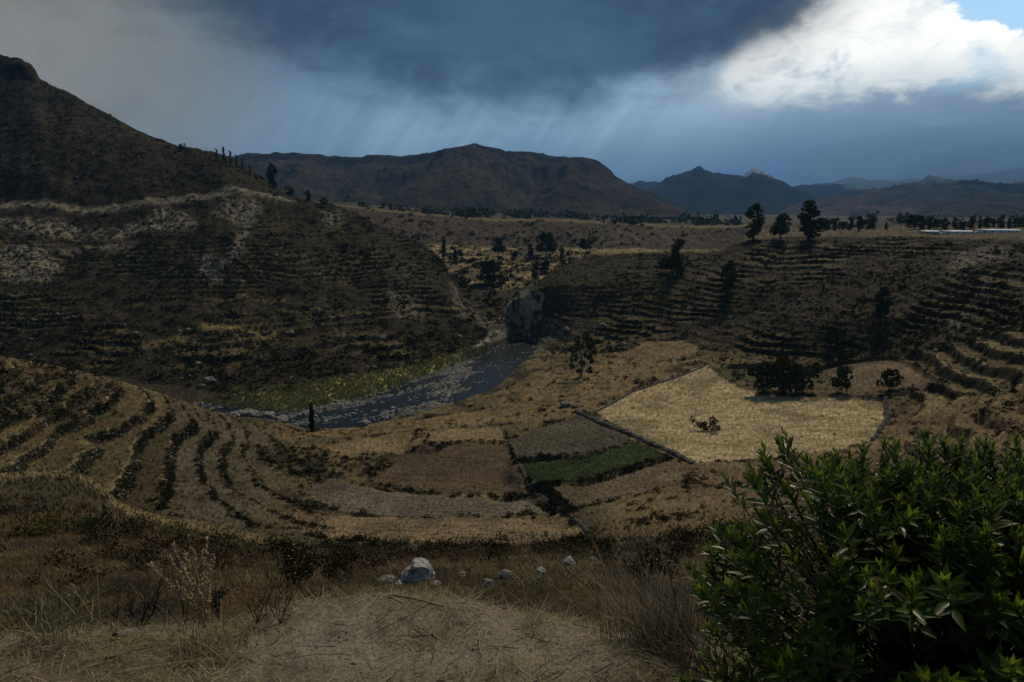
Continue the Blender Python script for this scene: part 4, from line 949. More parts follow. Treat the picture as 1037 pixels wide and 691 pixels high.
pts = sample(bl * patch ** 2, 260, R4); scatter('scrub', pts, R4.gamma(3, 1.0, len(pts)).clip(1, 6), FARB, M_SCRUB, 'scrub on the far bluff', R4)
wd_ = np.zeros_like(Z)
for (u0, u1, v0, v1, d_) in ((345, 470, 205, 216, 1), (420, 560, 214, 222, 2.5), (480, 640, 217, 222, 2), (560, 720, 219, 229, 1.5), (650, 745, 222, 229, 1), (820, 1045, 222, 233, 1.2)):
    wd_ += d_ * ((U > u0) & (U < u1) & (S > 19.02) & (S < 19.95) & (V > v0) & (V < v1))
pts = sample(wd_ * (PIX + .02) * (0.02 + sstep(n_c + .8 * fbm(X, Y, 70, 2), .05, .4) ** 2), 360, R4); scatter('far_woodland', pts, R4.gamma(6, 1.1, len(pts)).clip(3, 13), [bush_proto(26, 70 + i, 1.6, .6) for i in range(4)], M_EUC, 'dark belts of far trees at the foot of the flat-topped mountain', R4)
pts = sample(m_reed * PIX, 2600, R4)
def blade_tuft(n, seed, w=.05, lean=.45):
    r = np.random.default_rng(seed); a = r.uniform(0, 6.28, n); l = r.uniform(.55, 1.1, n); b = r.normal(size=(n, 2)) * .16; ln = r.uniform(.05, lean, n)
    d = np.c_[np.cos(a), np.sin(a)]; s = np.c_[-d[:, 1], d[:, 0]] * w
    z = np.zeros(n)
    v0 = np.c_[b - s, z]; v1 = np.c_[b + s, z]; v2 = np.c_[b + d * (ln * .45)[:, None] * l[:, None] + s * .8, l * .62]; v3 = np.c_[b + d * ln[:, None] * l[:, None], l * .95]
    v4 = np.c_[b + d * (ln * .45)[:, None] * l[:, None] - s * .8, l * .62]
    v = np.stack([v0, v1, v2, v3, v4], 1).reshape(-1, 3); o = (np.arange(n) * 5)[:, None]
    return v, np.vstack([np.array([[0, 1, 2, 4]]) + o, np.array([[4, 2, 3, 3]]) + o])
def blade_tris(n, seed, w=.05, lean=.45):
    v, f = blade_tuft(n, seed, w, lean); q = f[:n]; t = f[n:, :3]
    return v, np.vstack([q[:, [0, 1, 2]], q[:, [0, 2, 3]], t])
RT = [blade_tris(9, 90 + i, .09, .5) for i in range(4)]
scatter('reed_bed', pts, R4.uniform(.7, 1.7, len(pts)), RT, M_REED, 'yellow green reeds along the far river bank', R4)
rb = band(S, 10.9, 11.35, .04) * band(U, 235, 470, 5) * PIX
pts = sample(rb, 420, R4); scatter('scrub', pts, R4.uniform(.5, 1.5, len(pts)), MIDB, M_SCRUB, 'dark bushes at the back of the reed bank', R4)
GT = [blade_tris(7, 120 + i, .06, .7) for i in range(4)]
pts = sample(bw * (1 - TRISE), 5200, R4); scatter('dry_grass', pts, R4.uniform(.25, .6, len(pts)), GT, M_DRYG, 'short dry grass on the near terraces', R4)
pts = sample(band(S, 4.05, 5.3, .05) * (U > -30) * (U < 1060) * PIX, 6000, R4); scatter('dry_grass', pts, np.clip(pts[:, 1] * .008, .12, .45) * R4.uniform(.6, 1.3, len(pts)), GT, M_DRYG, 'dry grass on the bench below the bank', R4)
sf_ = (FID >= 0) * PIX
pts = sample(sf_, 5200, R4); scatter('field_stubble', pts, R4.uniform(.12, .36, len(pts)), GT, M_DRYG, 'dry stubble standing on the valley fields', R4)
pts = sample(sf_ * sstep(n_b + .6 * n_d, .15, .7), 420, R4); scatter('field_weeds', pts, R4.gamma(2, .11, len(pts)).clip(.12, .7), MIDB, M_OLIVE, 'green weeds growing here and there in the fields', R4)
pts = sample((FID == 0) * PIX, 1500, R4); scatter('crop_rows', pts, R4.uniform(.15, .35, len(pts)), GT, M_CROP, 'low green crop standing in the small field', R4)
# ------------------------------------------------------------------ rocks and walls
def rock_mesh(name, seed, sub=2, rough=.28, flat=.75):
    import bmesh
    bm = bmesh.new(); bmesh.ops.create_icosphere(bm, subdivisions=sub, radius=1.0); r = np.random.default_rng(seed)
    co = np.array([v.co[:] for v in bm.verts]); pl = unit(r.normal(size=(9, 3)))
    for n_ in pl:
        d = co @ n_; lim = r.uniform(.55, .85); co = co - np.maximum(d - lim, 0)[:, None] * n_ * .9
    co *= (1 + rough * fbm(co[:, 0] * 1.3 + seed, co[:, 1] * 1.3 + co[:, 2] * 2.1, 1.0, 3))[:, None]; co[:, 2] *= flat
    for v, c in zip(bm.verts, co): v.co = c
    me = bpy.data.meshes.new(name); bm.to_mesh(me); bm.free()
    f = np.zeros(len(me.polygons) * 3, np.int32); me.polygons.foreach_get('vertices', f)
    return me, (co.copy(), f.reshape(-1, 3))
M_PALE = solid_mat("pale_lichen_stone", (.13, .12, .11), (.50, .48, .45), 3.2, 0.9, 0.6)
M_STONE = solid_mat("grey_brown_stone", (.09, .08, .068), (.27, .245, .21), 5.0, 0.9, 0.6)
M_RIVER = solid_mat("river_cobble", (.10, .10, .10), (.36, .36, .36), 0.4, 0.8, 0.0)
RK = [rock_mesh('boulder', 200 + i, 3, .22) for i in range(5)]; RS = [rock_mesh('stone', 300 + i, 1, .2)[1] for i in range(5)]
def boulder(u, v, wpx, label, mat, smin=0, var=0, tall=1.0, group=None, sink=.42):
    p = at(u, v, smin); s = wpx / FPX * p.y / 2; me = RK[var % 5][0].copy(); me.materials.clear(); me.materials.append(mat)
    link('boulder', me, None, None, label, 'rock', group, loc=(p.x, p.y, p.z + s * (.75 * tall - sink)), rot=(0, 0, random.uniform(0, 6)), scale=(s, s, s * tall))
boulder(423, 589, 36, 'largest pale boulder on the grassy ledge in front of the stubble terrace', M_PALE, 2.9, 0, 1.0)
boulder(405, 592, 11, 'small pale stone at the left foot of the largest boulder', M_PALE, 2.9, 1, .7)
boulder(441, 592, 13, 'flat pale stone at the right foot of the largest boulder', M_PALE, 2.9, 2, .6)
boulder(512, 586, 16, 'pale stone midway along the ledge right of the largest boulder', M_STONE, 2.9, 3)
boulder(548, 583, 12, 'greyish stone between the midway stone and the bright white one', M_PALE, 2.9, 4)
boulder(576, 573, 15, 'bright white stone near the tall dry grass', M_PALE, 2.9, 1, 1.1)
boulder(601, 570, 11, 'dull stone right of the bright white stone', M_STONE, 2.9, 2)
boulder(468, 584, 11, 'small grey stone nearest right of the largest boulder group', M_STONE, 2.9, 3)
boulder(494, 594, 13, 'low grey stone in front of the midway pale stone', M_STONE, 2.9, 0)
boulder(392, 590, 20, 'dark grey stone half buried left of the largest boulder', M_STONE, 2.9, 4, .6)
boulder(212, 388, 13, 'lone grey boulder at the foot of the dark terraces', M_STONE, 8, 0, 1.0)
boulder(443, 411, 26, 'broad flat rock slab at the edge of the river', M_STONE, 8.3, 1, .45)
boulder(369, 432, 15, 'dark boulder on the near river bank', M_STONE, 8.0, 2, .9)
boulder(572, 412, 13, 'grey boulder near the corner of the stone wall', M_STONE, 6, 3)
boulder(582, 413, 8, 'small boulder right of the boulder near the wall corner', M_STONE, 6, 4)
boulder(611, 333, 9, 'pale boulder at the foot of the right hillside', M_STONE, 9, 0, 1.2)
boulder(573, 336, 9, 'grey boulder above the river right of the gorge cliff', M_STONE, 9, 1, 1.1)
boulder(632, 350, 8, 'boulder on the tan slope above the open eucalyptus', M_STONE, 9, 2, 1.0)
for i, (u, v, w) in enumerate(((252, 424, 22), (268, 428, 20), (284, 427, 18), (240, 428, 16))):
    boulder(u, v, w, ('blackish bank rock left of the cypress, second from the left', 'blackish bank rock left of the cypress, third from the left', 'blackish bank rock nearest the cypress', 'leftmost blackish bank rock at the river bend')[i], M_STONE, 8.4, i, .8)
rbm = band(S, 8.7, 10.2, .03) * (U > 130) * (U < 545) * PIX
pts = sample(rbm * (0.25 + (Z > WZ - .2)), 2600, R4); pts[:, 2] = np.maximum(pts[:, 2], WZ - .12)
scatter('river_rocks', pts, R4.gamma(2.2, .15, len(pts)).clip(.15, 1.3), RS, M_RIVER, 'grey cobbles and rocks strewn through the river', R4)
pts = sample(band(S, 7.8, 8.75, .03) * (U > 250) * (U < 560) * PIX, 220, R4); scatter('bank_rocks', pts, R4.gamma(2, .18, len(pts)).clip(.2, 1.2), RS, M_STONE, 'stones along the near river bank', R4)
pts = sample((TRISE > .3) * bw, 1300, R4); scatter('wall_stones', pts, R4.uniform(.15, .5, len(pts)), RS, M_STONE, 'loose stones in the walls of the near terraces', R4)
pts = sample(lh * (n_d > .25) * (0.3 + TRISE), 420, R4); scatter('hillside_rocks', pts, R4.gamma(2, .35, len(pts)).clip(.4, 2.2), RS, M_STONE, 'pale rocks showing through the scrub of the left hillside', R4)
pts = sample(rh * (V > 290) * (n_d > .2), 260, R4); scatter('hillside_rocks', pts, R4.gamma(2, .3, len(pts)).clip(.3, 1.6), RS, M_STONE, 'pale rocks on the right hillside', R4)
def stone_wall(px, label, hgt=1.0, thick=.8, smin=5.0):
    P = np.array([at(u, v, smin)[:] for u, v in px]); L = np.r_[0, np.cumsum(np.linalg.norm(np.diff(P[:, :2], axis=0), axis=1))]
    n = int(L[-1] / .45); parts = []
    for row in range(3):
        for i in range(n):
            d = (i + .5 * (row % 2)) * .45; x, y = np.interp(d, L, P[:, 0]), np.interp(d, L, P[:, 1])
            for side in (-1, 1):
                q = RS[R4.integers(0, 5)]; s = np.array((R4.uniform(.24, .34), R4.uniform(.20, .30) * thick / .8, hgt / 5.0 * R4.uniform(.8, 1.25)))
                t = P[min(np.searchsorted(L, d), len(P) - 1)] - P[max(np.searchsorted(L, d) - 1, 0)]; nn = np.array((-t[1], t[0], 0)); nn = nn / (np.linalg.norm(nn) + 1e-9)
                c = np.array((x, y, ground_z(x, y) + hgt * (row + .35) / 3.0)) + nn * side * thick * .25 + R4.normal(size=3) * np.array((.13, .13, .09)) - np.array((0, 0, .30 * hgt * max(0, math.sin(d * .9) * math.sin(d * .23 + 1))))
                parts.append((q[0] * s + c, q[1]))
    v, f = join(parts)
    return link('stone_wall', make_mesh('stone_wall', v, f), M_STONE, None, label, 'stone wall')
stone_wall([(583, 418), (610, 430), (650, 446), (680, 460), (704, 471)], 'dry stone wall between the straw field and the green field', .9, 1.1)
stone_wall([(601, 420), (620, 409), (640, 398), (665, 389), (690, 381), (716, 371)], 'dry stone wall along the far left edge of the straw field', .5)
stone_wall([(524, 466), (531, 482), (538, 497), (546, 505)], 'short dry stone wall at the left end of the green field', .45)
stone_wall([(896, 402), (898, 425), (883, 447)], 'dry stone wall at the right end of the straw field', .9)
stone_wall([(548, 502), (572, 520), (596, 543)], 'low row of stones for the dark ditch running from the ploughed field to the stubble terrace', .3, .5)  # a dark ditch line, built as a low row of stones
# ------------------------------------------------------------------ buildings
M_WHITE = solid_mat("white_sheet_roof", (.70, .72, .74), (.82, .84, .86), 2.0, 0.5, 0.0); M_WALLB = solid_mat("plaster_wall", (.30, .27, .23), (.42, .38, .32), 1.5)
M_DARK = solid_mat("dark_opening", (.015, .015, .015), (.03, .03, .03), 2.0); M_ORANGE = solid_mat("orange_paint", (.60, .14, .03), (.75, .22, .05), 2.0)
def box(x0, x1, y0, y1, z0, z1):
    v = np.array([(x, y, z) for x in (x0, x1) for y in (y0, y1) for z in (z0, z1)], float)
    return v, np.array([(0, 1, 3, 2), (4, 6, 7, 5), (0, 4, 5, 1), (2, 3, 7, 6), (0, 2, 6, 4), (1, 5, 7, 3)])
def gable(w, d, z, h, over=.4):
    x, y = w / 2 + over, d / 2 + over
    v = np.array([(-x, -y, z), (x, -y, z), (-x, 0, z + h), (x, 0, z + h), (-x, y, z), (x, y, z), (-x, -y, z + .18), (x, -y, z + .18), (-x, 0, z + h + .18), (x, 0, z + h + .18), (-x, y, z + .18), (x, y, z + .18)], float)
    return v, np.array([(0, 1, 3, 2), (2, 3, 5, 4), (6, 8, 9, 7), (8, 10, 11, 9), (0, 6, 7, 1), (4, 5, 11, 10), (0, 2, 8, 6), (2, 4, 10, 8), (1, 7, 9, 3), (3, 9, 11, 5)])
def shed(u0, u1, v, Yd, hh, label, name='long_shed', wmat=None):
    a, b = pt(u0, v, Yd), pt(u1, v, Yd); cx = (a[0] + b[0]) / 2; w = b[0] - a[0]; gz = ground_z(cx, Yd)
    e = link(name, None, None, None, label, 'building', loc=(cx, Yd, gz - .1))
    link('wall', make_mesh('wall', *box(-w / 2, w / 2, -3, 3, -1.0, hh)), wmat or M_WHITE, e)
    link('roof', make_mesh('roof', *gable(w, 6, hh + .01, .9)), M_WHITE, e)
    n = max(2, int(w / 5))
    me = make_mesh('door', *box(-.55, .55, -3.06, -2.94, .05, min(2.0, hh * .85))); me.materials.append(M_DARK)
    for i in range(n):
        link('door' if i == 0 else 'window', me if i == 0 else WINM, None, e, loc=(-w / 2 + (i + .5) * w / n, 0, 0))
    return e
WINM = make_mesh('window', *box(-.5, .5, -3.05, -2.95, .6, 1.2)); WINM.materials.append(M_DARK)
shed(953, 986, 241, 470, 1.5, 'left half of the long low white building on the mesa')
shed(989, 1030, 242, 468, 1.5, 'right half of the long low white building on the mesa')
shed(931, 948, 241, 470, 1.0, 'small grey shed left of the long white building', 'small_shed', M_WALLB)
p = pt(985.5, 239, 466); e = link('orange_sign', None, None, None, 'small orange sign between the halves of the white building', 'sign', loc=(p[0], 466, ground_z(p[0], 466)))
link('post', make_mesh('post', *box(-.12, .12, -.1, .1, -.3, 2.2)), M_WALLB, e); link('board', make_mesh('board', *box(-.8, .8, -.16, -.101, 1.5, 2.9)), M_ORANGE, e)
shed(631, 642, 253, 590, 1.6, 'pale blue roofed hut beyond the lower shelf', 'hut', M_WALLB)
# ------------------------------------------------------------------ foreground
R5 = np.random.default_rng(55)
def ribbons(base, dirs, length, width, droop, seg=4, curl=None):
    """grass blades: base (n,3), dirs (n,3) start direction, bending down by droop; returns verts, quads"""
    n = len(base); t = np.linspace(0, 1, seg + 1); d = unit(dirs); side = unit(np.cross(d, np.array((0, 0, 1.0)) + 1e-3 * R5.normal(size=(n, 3))))
    hor = unit(d * np.array((1, 1, 0)) + 1e-4); L = np.asarray(length)[:, None]
    V_ = []
    for k in t:
        c = base + d * L * k + hor * L * (k * k * np.asarray(droop)[:, None]) * .6 - np.array((0, 0, 1.0)) * L * (k * k * np.asarray(droop)[:, None]) * .7
        w = np.asarray(width)[:, None] * (1 - .85 * k)
        V_ += [c - side * w, c + side * w]
    v = np.stack(V_, 1).reshape(-1, 3); m = 2 * (seg + 1)
    q = np.array([(2 * i, 2 * i + 1, 2 * i + 3, 2 * i + 2) for i in range(seg)])
    return v, (q[None] + (np.arange(n) * m)[:, None, None]).reshape(-1, 4)
def up_dirs(n, spread, rng): return np.c_[rng.normal(size=(n, 2)) * spread, np.ones(n)]
M_STRAW = leaf_mat("straw_stems", (.06, .046, .028), (.41, .34, .215), 0.75, 0.15)
M_FGRASS = leaf_mat("foreground_grass", (.060, .066, .018), (.44, .36, .18), 0.75, 0.15)
M_BGRASS = leaf_mat("brown_ledge_grass", (.055, .036, .018), (.19, .130, .066), 0.85, 0.1)
M_TWIG = solid_mat("dark_twig_bark", (.022, .017, .014), (.060, .048, .040), 20, 0.9, 0.0)
M_PTWIG = solid_mat("pale_dry_stalk", (.32, .235, .12), (.56, .43, .24), 20, 0.85, 0.0)
M_RTWIG = solid_mat("red_brown_stalk", (.085, .045, .022), (.20, .115, .05), 20, 0.85, 0.0)
M_WOOD = solid_mat("weathered_log_wood", (.085, .070, .055), (.22, .19, .155), 9, 0.9, 0.5)
cellw = AREA * (U > -60) * (U < 1100)
near = (S > 0.18) & (S < 1.35)
tn = fbm(X, Y, .55, 3); bare = bare_
# tufts: each a fan of blades
tc_ = sample(cellw * near * sstep(tn - .9 * bare + .12 * sstep(np.abs(U - 420), 60, 260), -.15, .30), 1150, R5)
nb = R5.integers(10, 34, len(tc_)); B = np.repeat(tc_, nb, 0) + np.c_[R5.normal(size=(nb.sum(), 2)) * .035, np.full(nb.sum(), -.01)]
v, f = ribbons(B, up_dirs(len(B), .75, R5), R5.uniform(.05, .19, len(B)), R5.uniform(.0011, .0023, len(B)), R5.uniform(.1, .9, len(B)))
link('grass_tufts', make_mesh('grass_tufts', v, f), M_FGRASS, None, 'dry yellow green grass tufts on the trampled mound', None, None, 'stuff')
# straw lying about
B = sample(cellw * near * np.clip(1.1 - 1.0 * bare, .18, 1), 9500, R5); B[:, 2] += R5.uniform(.002, .03, len(B))
a_ = R5.uniform(0, 6.28, len(B)); dr = np.c_[np.cos(a_), np.sin(a_), R5.normal(size=len(B)) * .16]
v, f = ribbons(B, dr, R5.gamma(2.2, .065, len(B)).clip(.03, .55), R5.uniform(.0012, .0032, len(B)), R5.uniform(-.1, .22, len(B)), 3)
link('straw_litter', make_mesh('straw_litter', v, f), M_STRAW, None, 'dead straw and stems littering the mound', None, None, 'stuff')
B = sample(cellw * near, 260, R5); B[:, 2] += R5.uniform(.005, .04, len(B)); parts = []
for b in B:
    a = R5.uniform(0, 6.28); l = R5.uniform(.08, .38); d = np.array((math.cos(a), math.sin(a), R5.normal() * .12)); k = R5.normal(size=3) * .03
    parts.append(tube([b, b + d * l * .5 + k, b + d * l], [.0032, .0026, .0012], 4))
v, f = join(parts); link('fallen_twigs', make_mesh('fallen_twigs', v, f), M_TWIG, None, 'thin dark twigs fallen on the mound', None, None, 'stuff')
pts = sample(cellw * near * (.25 + bare), 900, R5); scatter('pebbles', pts, R5.gamma(2, .0045, len(pts)).clip(.003, .035), RS, M_STONE, 'small pebbles on the bare grey soil', R5)
# the brown ledge beyond the mound
led = band(S, 1.5, 4.15, .06)
B0 = sample(cellw * led * sstep(S, 1.4, 3.0) * (.3 + sstep(fbm(X, Y, 2.5, 3), -.2, .4)), 1900, R5); nb = R5.integers(8, 18, len(B0)); B = np.repeat(B0, nb, 0) + np.c_[R5.normal(size=(nb.sum(), 2)) * .10, np.full(nb.sum(), -.02)]
v, f = ribbons(B, up_dirs(len(B), .35, R5), R5.uniform(.16, .50, len(B)), R5.uniform(.004, .009, len(B)), R5.uniform(.05, .6, len(B)), 3)
link('ledge_grass', make_mesh('ledge_grass', v, f), M_BGRASS, None, 'brown dry grass covering the ledge around the boulders', None, None, 'stuff')
B0 = sample(cellw * band(S, 2.6, 3.9, .1) * sstep(-fbm(X + 7, Y, 3.5, 3), -.1, .3), 650, R5); nb = R5.integers(8, 18, len(B0)); B = np.repeat(B0, nb, 0) + np.c_[R5.normal(size=(nb.sum(), 2)) * .12, np.full(nb.sum(), -.02)]
v, f = ribbons(B, up_dirs(len(B), .4, R5), R5.uniform(.15, .42, len(B)), R5.uniform(.004, .008, len(B)), R5.uniform(.05, .7, len(B)), 3)
link('ledge_grass', make_mesh('ledge_grass', v, f), M_FGRASS, None, 'paler straw coloured grass patches on the ledge', None, None, 'stuff')
NEARB = [bush_proto(260, 400 + i, .95, .13) for i in range(4)]
def brush(mask, n, lo, hi, mat, label, protos=NEARB, name='brush'):
    P = sample(mask, n, R5); scatter(name, P, R5.uniform(lo, hi, n), protos, mat, label, R5)
uu = lambda a, b: (U > a) & (U < b)
brush(cellw * band(S, 3.3, 4.3, .1) * uu(-40, 380), 60, .3, .8, M_BROWN, 'brown leafy brush on the slope left of the boulders')
brush(cellw * band(S, 3.6, 4.4, .1) * uu(330, 1060), 130, .25, .70, M_BROWN, 'brown leafy brush along the outer edge of the ledge')
brush(cellw * band(S, 3.8, 4.5, .1) * uu(-40, 1060), 120, .25, .65, M_SCRUB, 'dark green brush along the outer edge of the ledge')
brush(cellw * band(S, 4.2, 4.98, .05) * uu(180, 1060), 190, .5, 1.5, M_SCRUB, 'dark brush on the bank above the stubble terrace')
brush(cellw * band(S, 4.3, 4.95, .05) * uu(-40, 260), 18, .4, .9, M_BROWN, 'brown brush on the near bench at the left')
# ---- single plants
def leafy_bush(u, v, wpx, hpx, mat, label, smin, name, n=900, lsz=.10, flowers=None):
    p = at(u, v, smin); w = wpx / FPX * p.y / 2; h = hpx / FPX * p.y
    e = link(name, None, None, None, label, 'bush', loc=p[:]); r = np.random.default_rng(int(u * 7 + v))
    lob = [(r.normal() * .42, r.normal() * .35, r.uniform(.25, .75), r.uniform(.25, .42), r.uniform(.22, .35)) for _ in range(12)]
    cv, cf = leaf_tris(crown_pts(lob, n / 12 / 2.0, r), lsz, r, .5)
    link('foliage', make_mesh('foliage', cv * np.array((w, w, h)), cf), mat, e)
    st = [tube([(r.normal() * .05 * w, r.normal() * .05 * w, -.05), (l[0] * w * .5, l[1] * w * .5, l[2] * h * .5), (l[0] * w, l[1] * w, l[2] * h)], [.022 * w, .014 * w, .005 * w], 4) for l in lob]
    link('stem', make_mesh('stem', *join(st)), M_TWIG, e)
    for k in range(flowers or 0):
        l = lob[k % 12]; d = unit(r.normal(size=3)); d[2] = abs(d[2]); d[1] = -abs(d[1]); c = np.array(l[:3]) + d * l[3]
        link('flower', FLW, None, e, loc=(c[0] * w, c[1] * w, c[2] * h), rot=(r.uniform(-1, .6), r.uniform(-.6, .6), 0), scale=r.uniform(.7, 1.2) * p.y * .0020)
    return e
M_MARI = solid_mat("orange_petals", (.55, .13, .01), (.80, .28, .02), 3)
def flower_mesh():
    V_, F_ = [(0, 0, .25)], []
    for k in range(12):
        a = 2 * math.pi * k / 12; V_.append((math.cos(a) * (1 if k % 2 else .72), math.sin(a) * (1 if k % 2 else .72), .05 if k % 2 else .18))
    V_.append((0, 0, -.35))
    for k in range(12): F_ += [(0, 1 + k, 1 + (k + 1) % 12), (13, 1 + (k + 1) % 12, 1 + k)]
    me = make_mesh('flower', np.array(V_), np.array(F_)); me.materials.append(M_MARI); return me
FLW = flower_mesh()
M_YG = leaf_mat("yellow_green_leaves", (.045, .050, .010), (.150, .135, .025)); M_DKG = leaf_mat("dark_green_leaves", (.018, .028, .009), (.055, .068, .020)); M_GREYG = leaf_mat("grey_green_leaves", (.035, .045, .030), (.095, .11, .075))
leafy_bush(300, 592, 62, 42, M_DKG, 'dark green marigold bush with orange flowers right of the brown seed plant', 2.9, 'marigold_bush', 1500, .07, 16)
leafy_bush(338, 590, 50, 34, M_BROWN, 'brown withered bush right of the marigold bush', 2.9, 'withered_bush', 900, .07)
leafy_bush(612, 572, 40, 28, M_DKG, 'green marigold bush with few orange flowers behind the tall dry grass', 2.9, 'marigold_bush', 700, .08, 6)
leafy_bush(655, 590, 60, 46, M_DKG, 'green weedy bush among the tall dry grass stems', 2.5, 'weedy_bush', 1100, .07, 5)
leafy_bush(690, 560, 40, 26, M_BROWN, 'brown bush left of the big leafy shrub', 3.2, 'withered_bush', 700, .08)
leafy_bush(52, 543, 64, 26, M_YG, 'yellow green bush on the near bench at the far left', 4.1, 'yellow_bush', 1300, .06)
leafy_bush(92, 545, 56, 24, M_DKG, 'dark green bush right of the yellow green bush on the bench', 4.1, 'green_bush', 1100, .06)
leafy_bush(180, 549, 44, 18, M_YG, 'small yellow green bush in front of the lowest near terrace', 4.2, 'yellow_bush', 900, .07)
leafy_bush(135, 548, 36, 14, M_SCRUB, 'low dark bush between the two yellow green bushes', 4.1, 'green_bush', 700, .07)
leafy_bush(715, 436, 30, 17, M_BROWN, 'brown thorny bush alone in the middle of the straw field', 5.5, 'thorn_bush', 500, .12)
leafy_bush(724, 439, 14, 12, M_SCRUB, 'dark bush at the right side of the thorny bush in the straw field', 5.5, 'thorn_bush', 300, .14)
leafy_bush(422, 444, 16, 12, M_SCRUB, 'lone dark bush on the tan strip by the river', 6, 'river_bush', 300, .14)
leafy_bush(433, 445, 9, 8, M_SCRUB, 'smaller bush right beside the lone dark bush by the river', 6, 'river_bush', 200, .16)
leafy_bush(648, 392, 20, 9, M_SCRUB, 'dark bush on the far wall of the straw field', 6, 'wall_bush', 300, .14)
leafy_bush(662, 389, 14, 8, M_DKG, 'second dark bush on the far wall of the straw field', 6, 'wall_bush', 250, .15)
leafy_bush(748, 385, 24, 12, M_SCRUB, 'dark bush at the left end of the tree clump', 6, 'wall_bush', 300, .14)
leafy_bush(142, 632, 50, 20, M_GREYG, 'low grey green herb below the bare twig shrub', 1.0, 'grey_herb', 500, .10)
leafy_bush(220, 628, 26, 40, M_GREYG, 'grey green leafy herb behind the pale dry stalks', 1.0, 'grey_herb', 350, .12)
def twigs(base, dirs, L, rad, depth, rng, kids=(3, 5), spread=.55, tips=None, curve=.12, up=.15):
    parts = []
    def grow(p, d, l, r, k):
        d = unit(d); m = p + d * l * .5 + rng.normal(size=3) * l * curve * .5; e = p + d * l + rng.normal(size=3) * l * curve
        parts.append(tube([p, m, e], [r, r * .8, r * .5], 4 if r > .003 else 3))
        if k == 0:
            if tips is not None: tips.append((e, unit(e - m)))
            return
        for _ in range(rng.integers(*kids)):
            t = rng.uniform(.35, 1.0); q = p + (m - p) * min(1, 2 * t) if t < .5 else m + (e - m) * (2 * t - 1)
            grow(q, d + rng.normal(size=3) * spread + np.array((0, 0, up)), l * rng.uniform(.45, .75), r * .55, k - 1)
    for d in dirs: grow(np.asarray(base, float), np.asarray(d, float), L * rng.uniform(.7, 1.1), rad, depth)
    return join(parts)
def fan(n, spread, rng, up=1.0): return [np.array((rng.normal() * spread, rng.normal() * spread, up)) for _ in range(n)]
SEEDV, SEEDF = RS[0]
def pods(tips, size, rng, stretch=2.0):
    out = []
    for e, d in tips:
        a = unit(np.cross(d, (0.2, .9, .1))); b = np.cross(d, a); s = size * rng.uniform(.6, 1.3)
        out.append((e + (SEEDV[:, :1] * a + SEEDV[:, 1:2] * b + SEEDV[:, 2:] * d * stretch) * s, SEEDF))
    return join(out)
# bare dark twig shrub at the left
r = np.random.default_rng(71); p = np.array(at(138, 655, 0)[:]); p = pt(140, 634, 4.9); p[2] = ground_z(p[0], p[1])
e = link('bare_shrub', None, None, None, 'bare dark twiggy shrub spreading at the left behind the log', 'shrub', loc=p)
link('twig', make_mesh('twig', *twigs((0, 0, 0), fan(11, .75, r, .8), .34, .0065, 3, r, (3, 5), .5)), M_TWIG, e)
p = pt(60, 620, 6.0); p[2] = ground_z(p[0], p[1])
e = link('bare_shrub', None, None, None, 'greyish dead twig bush at the left edge above the grass', 'shrub', loc=p)
link('twig', make_mesh('twig', *twigs((0, 0, 0), fan(10, .6, r, .9), .45, .006, 3, r, (3, 5), .5)), M_TWIG, e)
p = pt(185, 610, 7.0); p[2] = ground_z(p[0], p[1])
e = link('bare_shrub', None, None, None, 'tangle of grey twigs directly behind the pale stalk plant', 'shrub', loc=p)
link('twig', make_mesh('twig', *twigs((0, 0, 0), fan(12, .7, r, .9), .55, .007, 3, r, (3, 5), .5)), M_TWIG, e)
# pale dry stalk plant
p = np.array(at(210, 643, .2)[:]); e = link('dry_stalk_plant', None, None, None, 'pale straw coloured stalk plant with short pod-like leaves standing at the left', 'plant', loc=p)
st, pd = [], []
for k in range(20):
    a = r.uniform(-.45, .28); b = r.normal() * .15; L = r.uniform(.34, .70) * p[1] / 4.4
    pts_ = [np.array((r.normal() * .025, r.normal() * .02, 0))]
    for q in range(1, 6): pts_.append(np.array((a * L * (q / 5) ** 1.3 + r.normal() * .006, b * L * q / 5, L * q / 5 * (1 - .12 * a * a))))
    st.append(tube(pts_, [.0042, .0038, .0034, .003, .0022, .0014], 4)); pts_ = np.array(pts_)
    for q in range(34):
        t = r.uniform(.38, 1); c = np.array([np.interp(t, np.linspace(0, 1, 6), pts_[:, i]) for i in range(3)]); d = unit(np.array((r.normal() * .55, r.normal() * .5, 1.0)))
        pd.append((c + d * .016, d))
link('stalk', make_mesh('stalk', *join(st)), M_PTWIG, e); link('seed_pods', make_mesh('seed_pods', *pods(pd, .0075, r, 3.4)), M_PTWIG, e, kind='stuff')
# brown seed plant
for (u, v, n, L, lab, mt) in ((262, 640, 8, .50, 'red brown seed plant with round heads right of the pale stalks', M_RTWIG), (285, 632, 5, .42, 'thin brown forked stalk at the left edge of the bare soil', M_RTWIG)):
    p = np.array(at(u, v, .2)[:]); e = link('seed_plant', None, None, None, lab, 'plant', loc=p); tips = []
    link('stalk', make_mesh('stalk', *twigs((0, 0, 0), fan(n, .30, r, 1.0), L * .62, .0045, 2, r, (2, 5), .38, tips, .08, .35)), mt, e)
    link('seed_heads', make_mesh('seed_heads', *pods(tips, .0085, r, 1.0)), mt, e, kind='stuff')
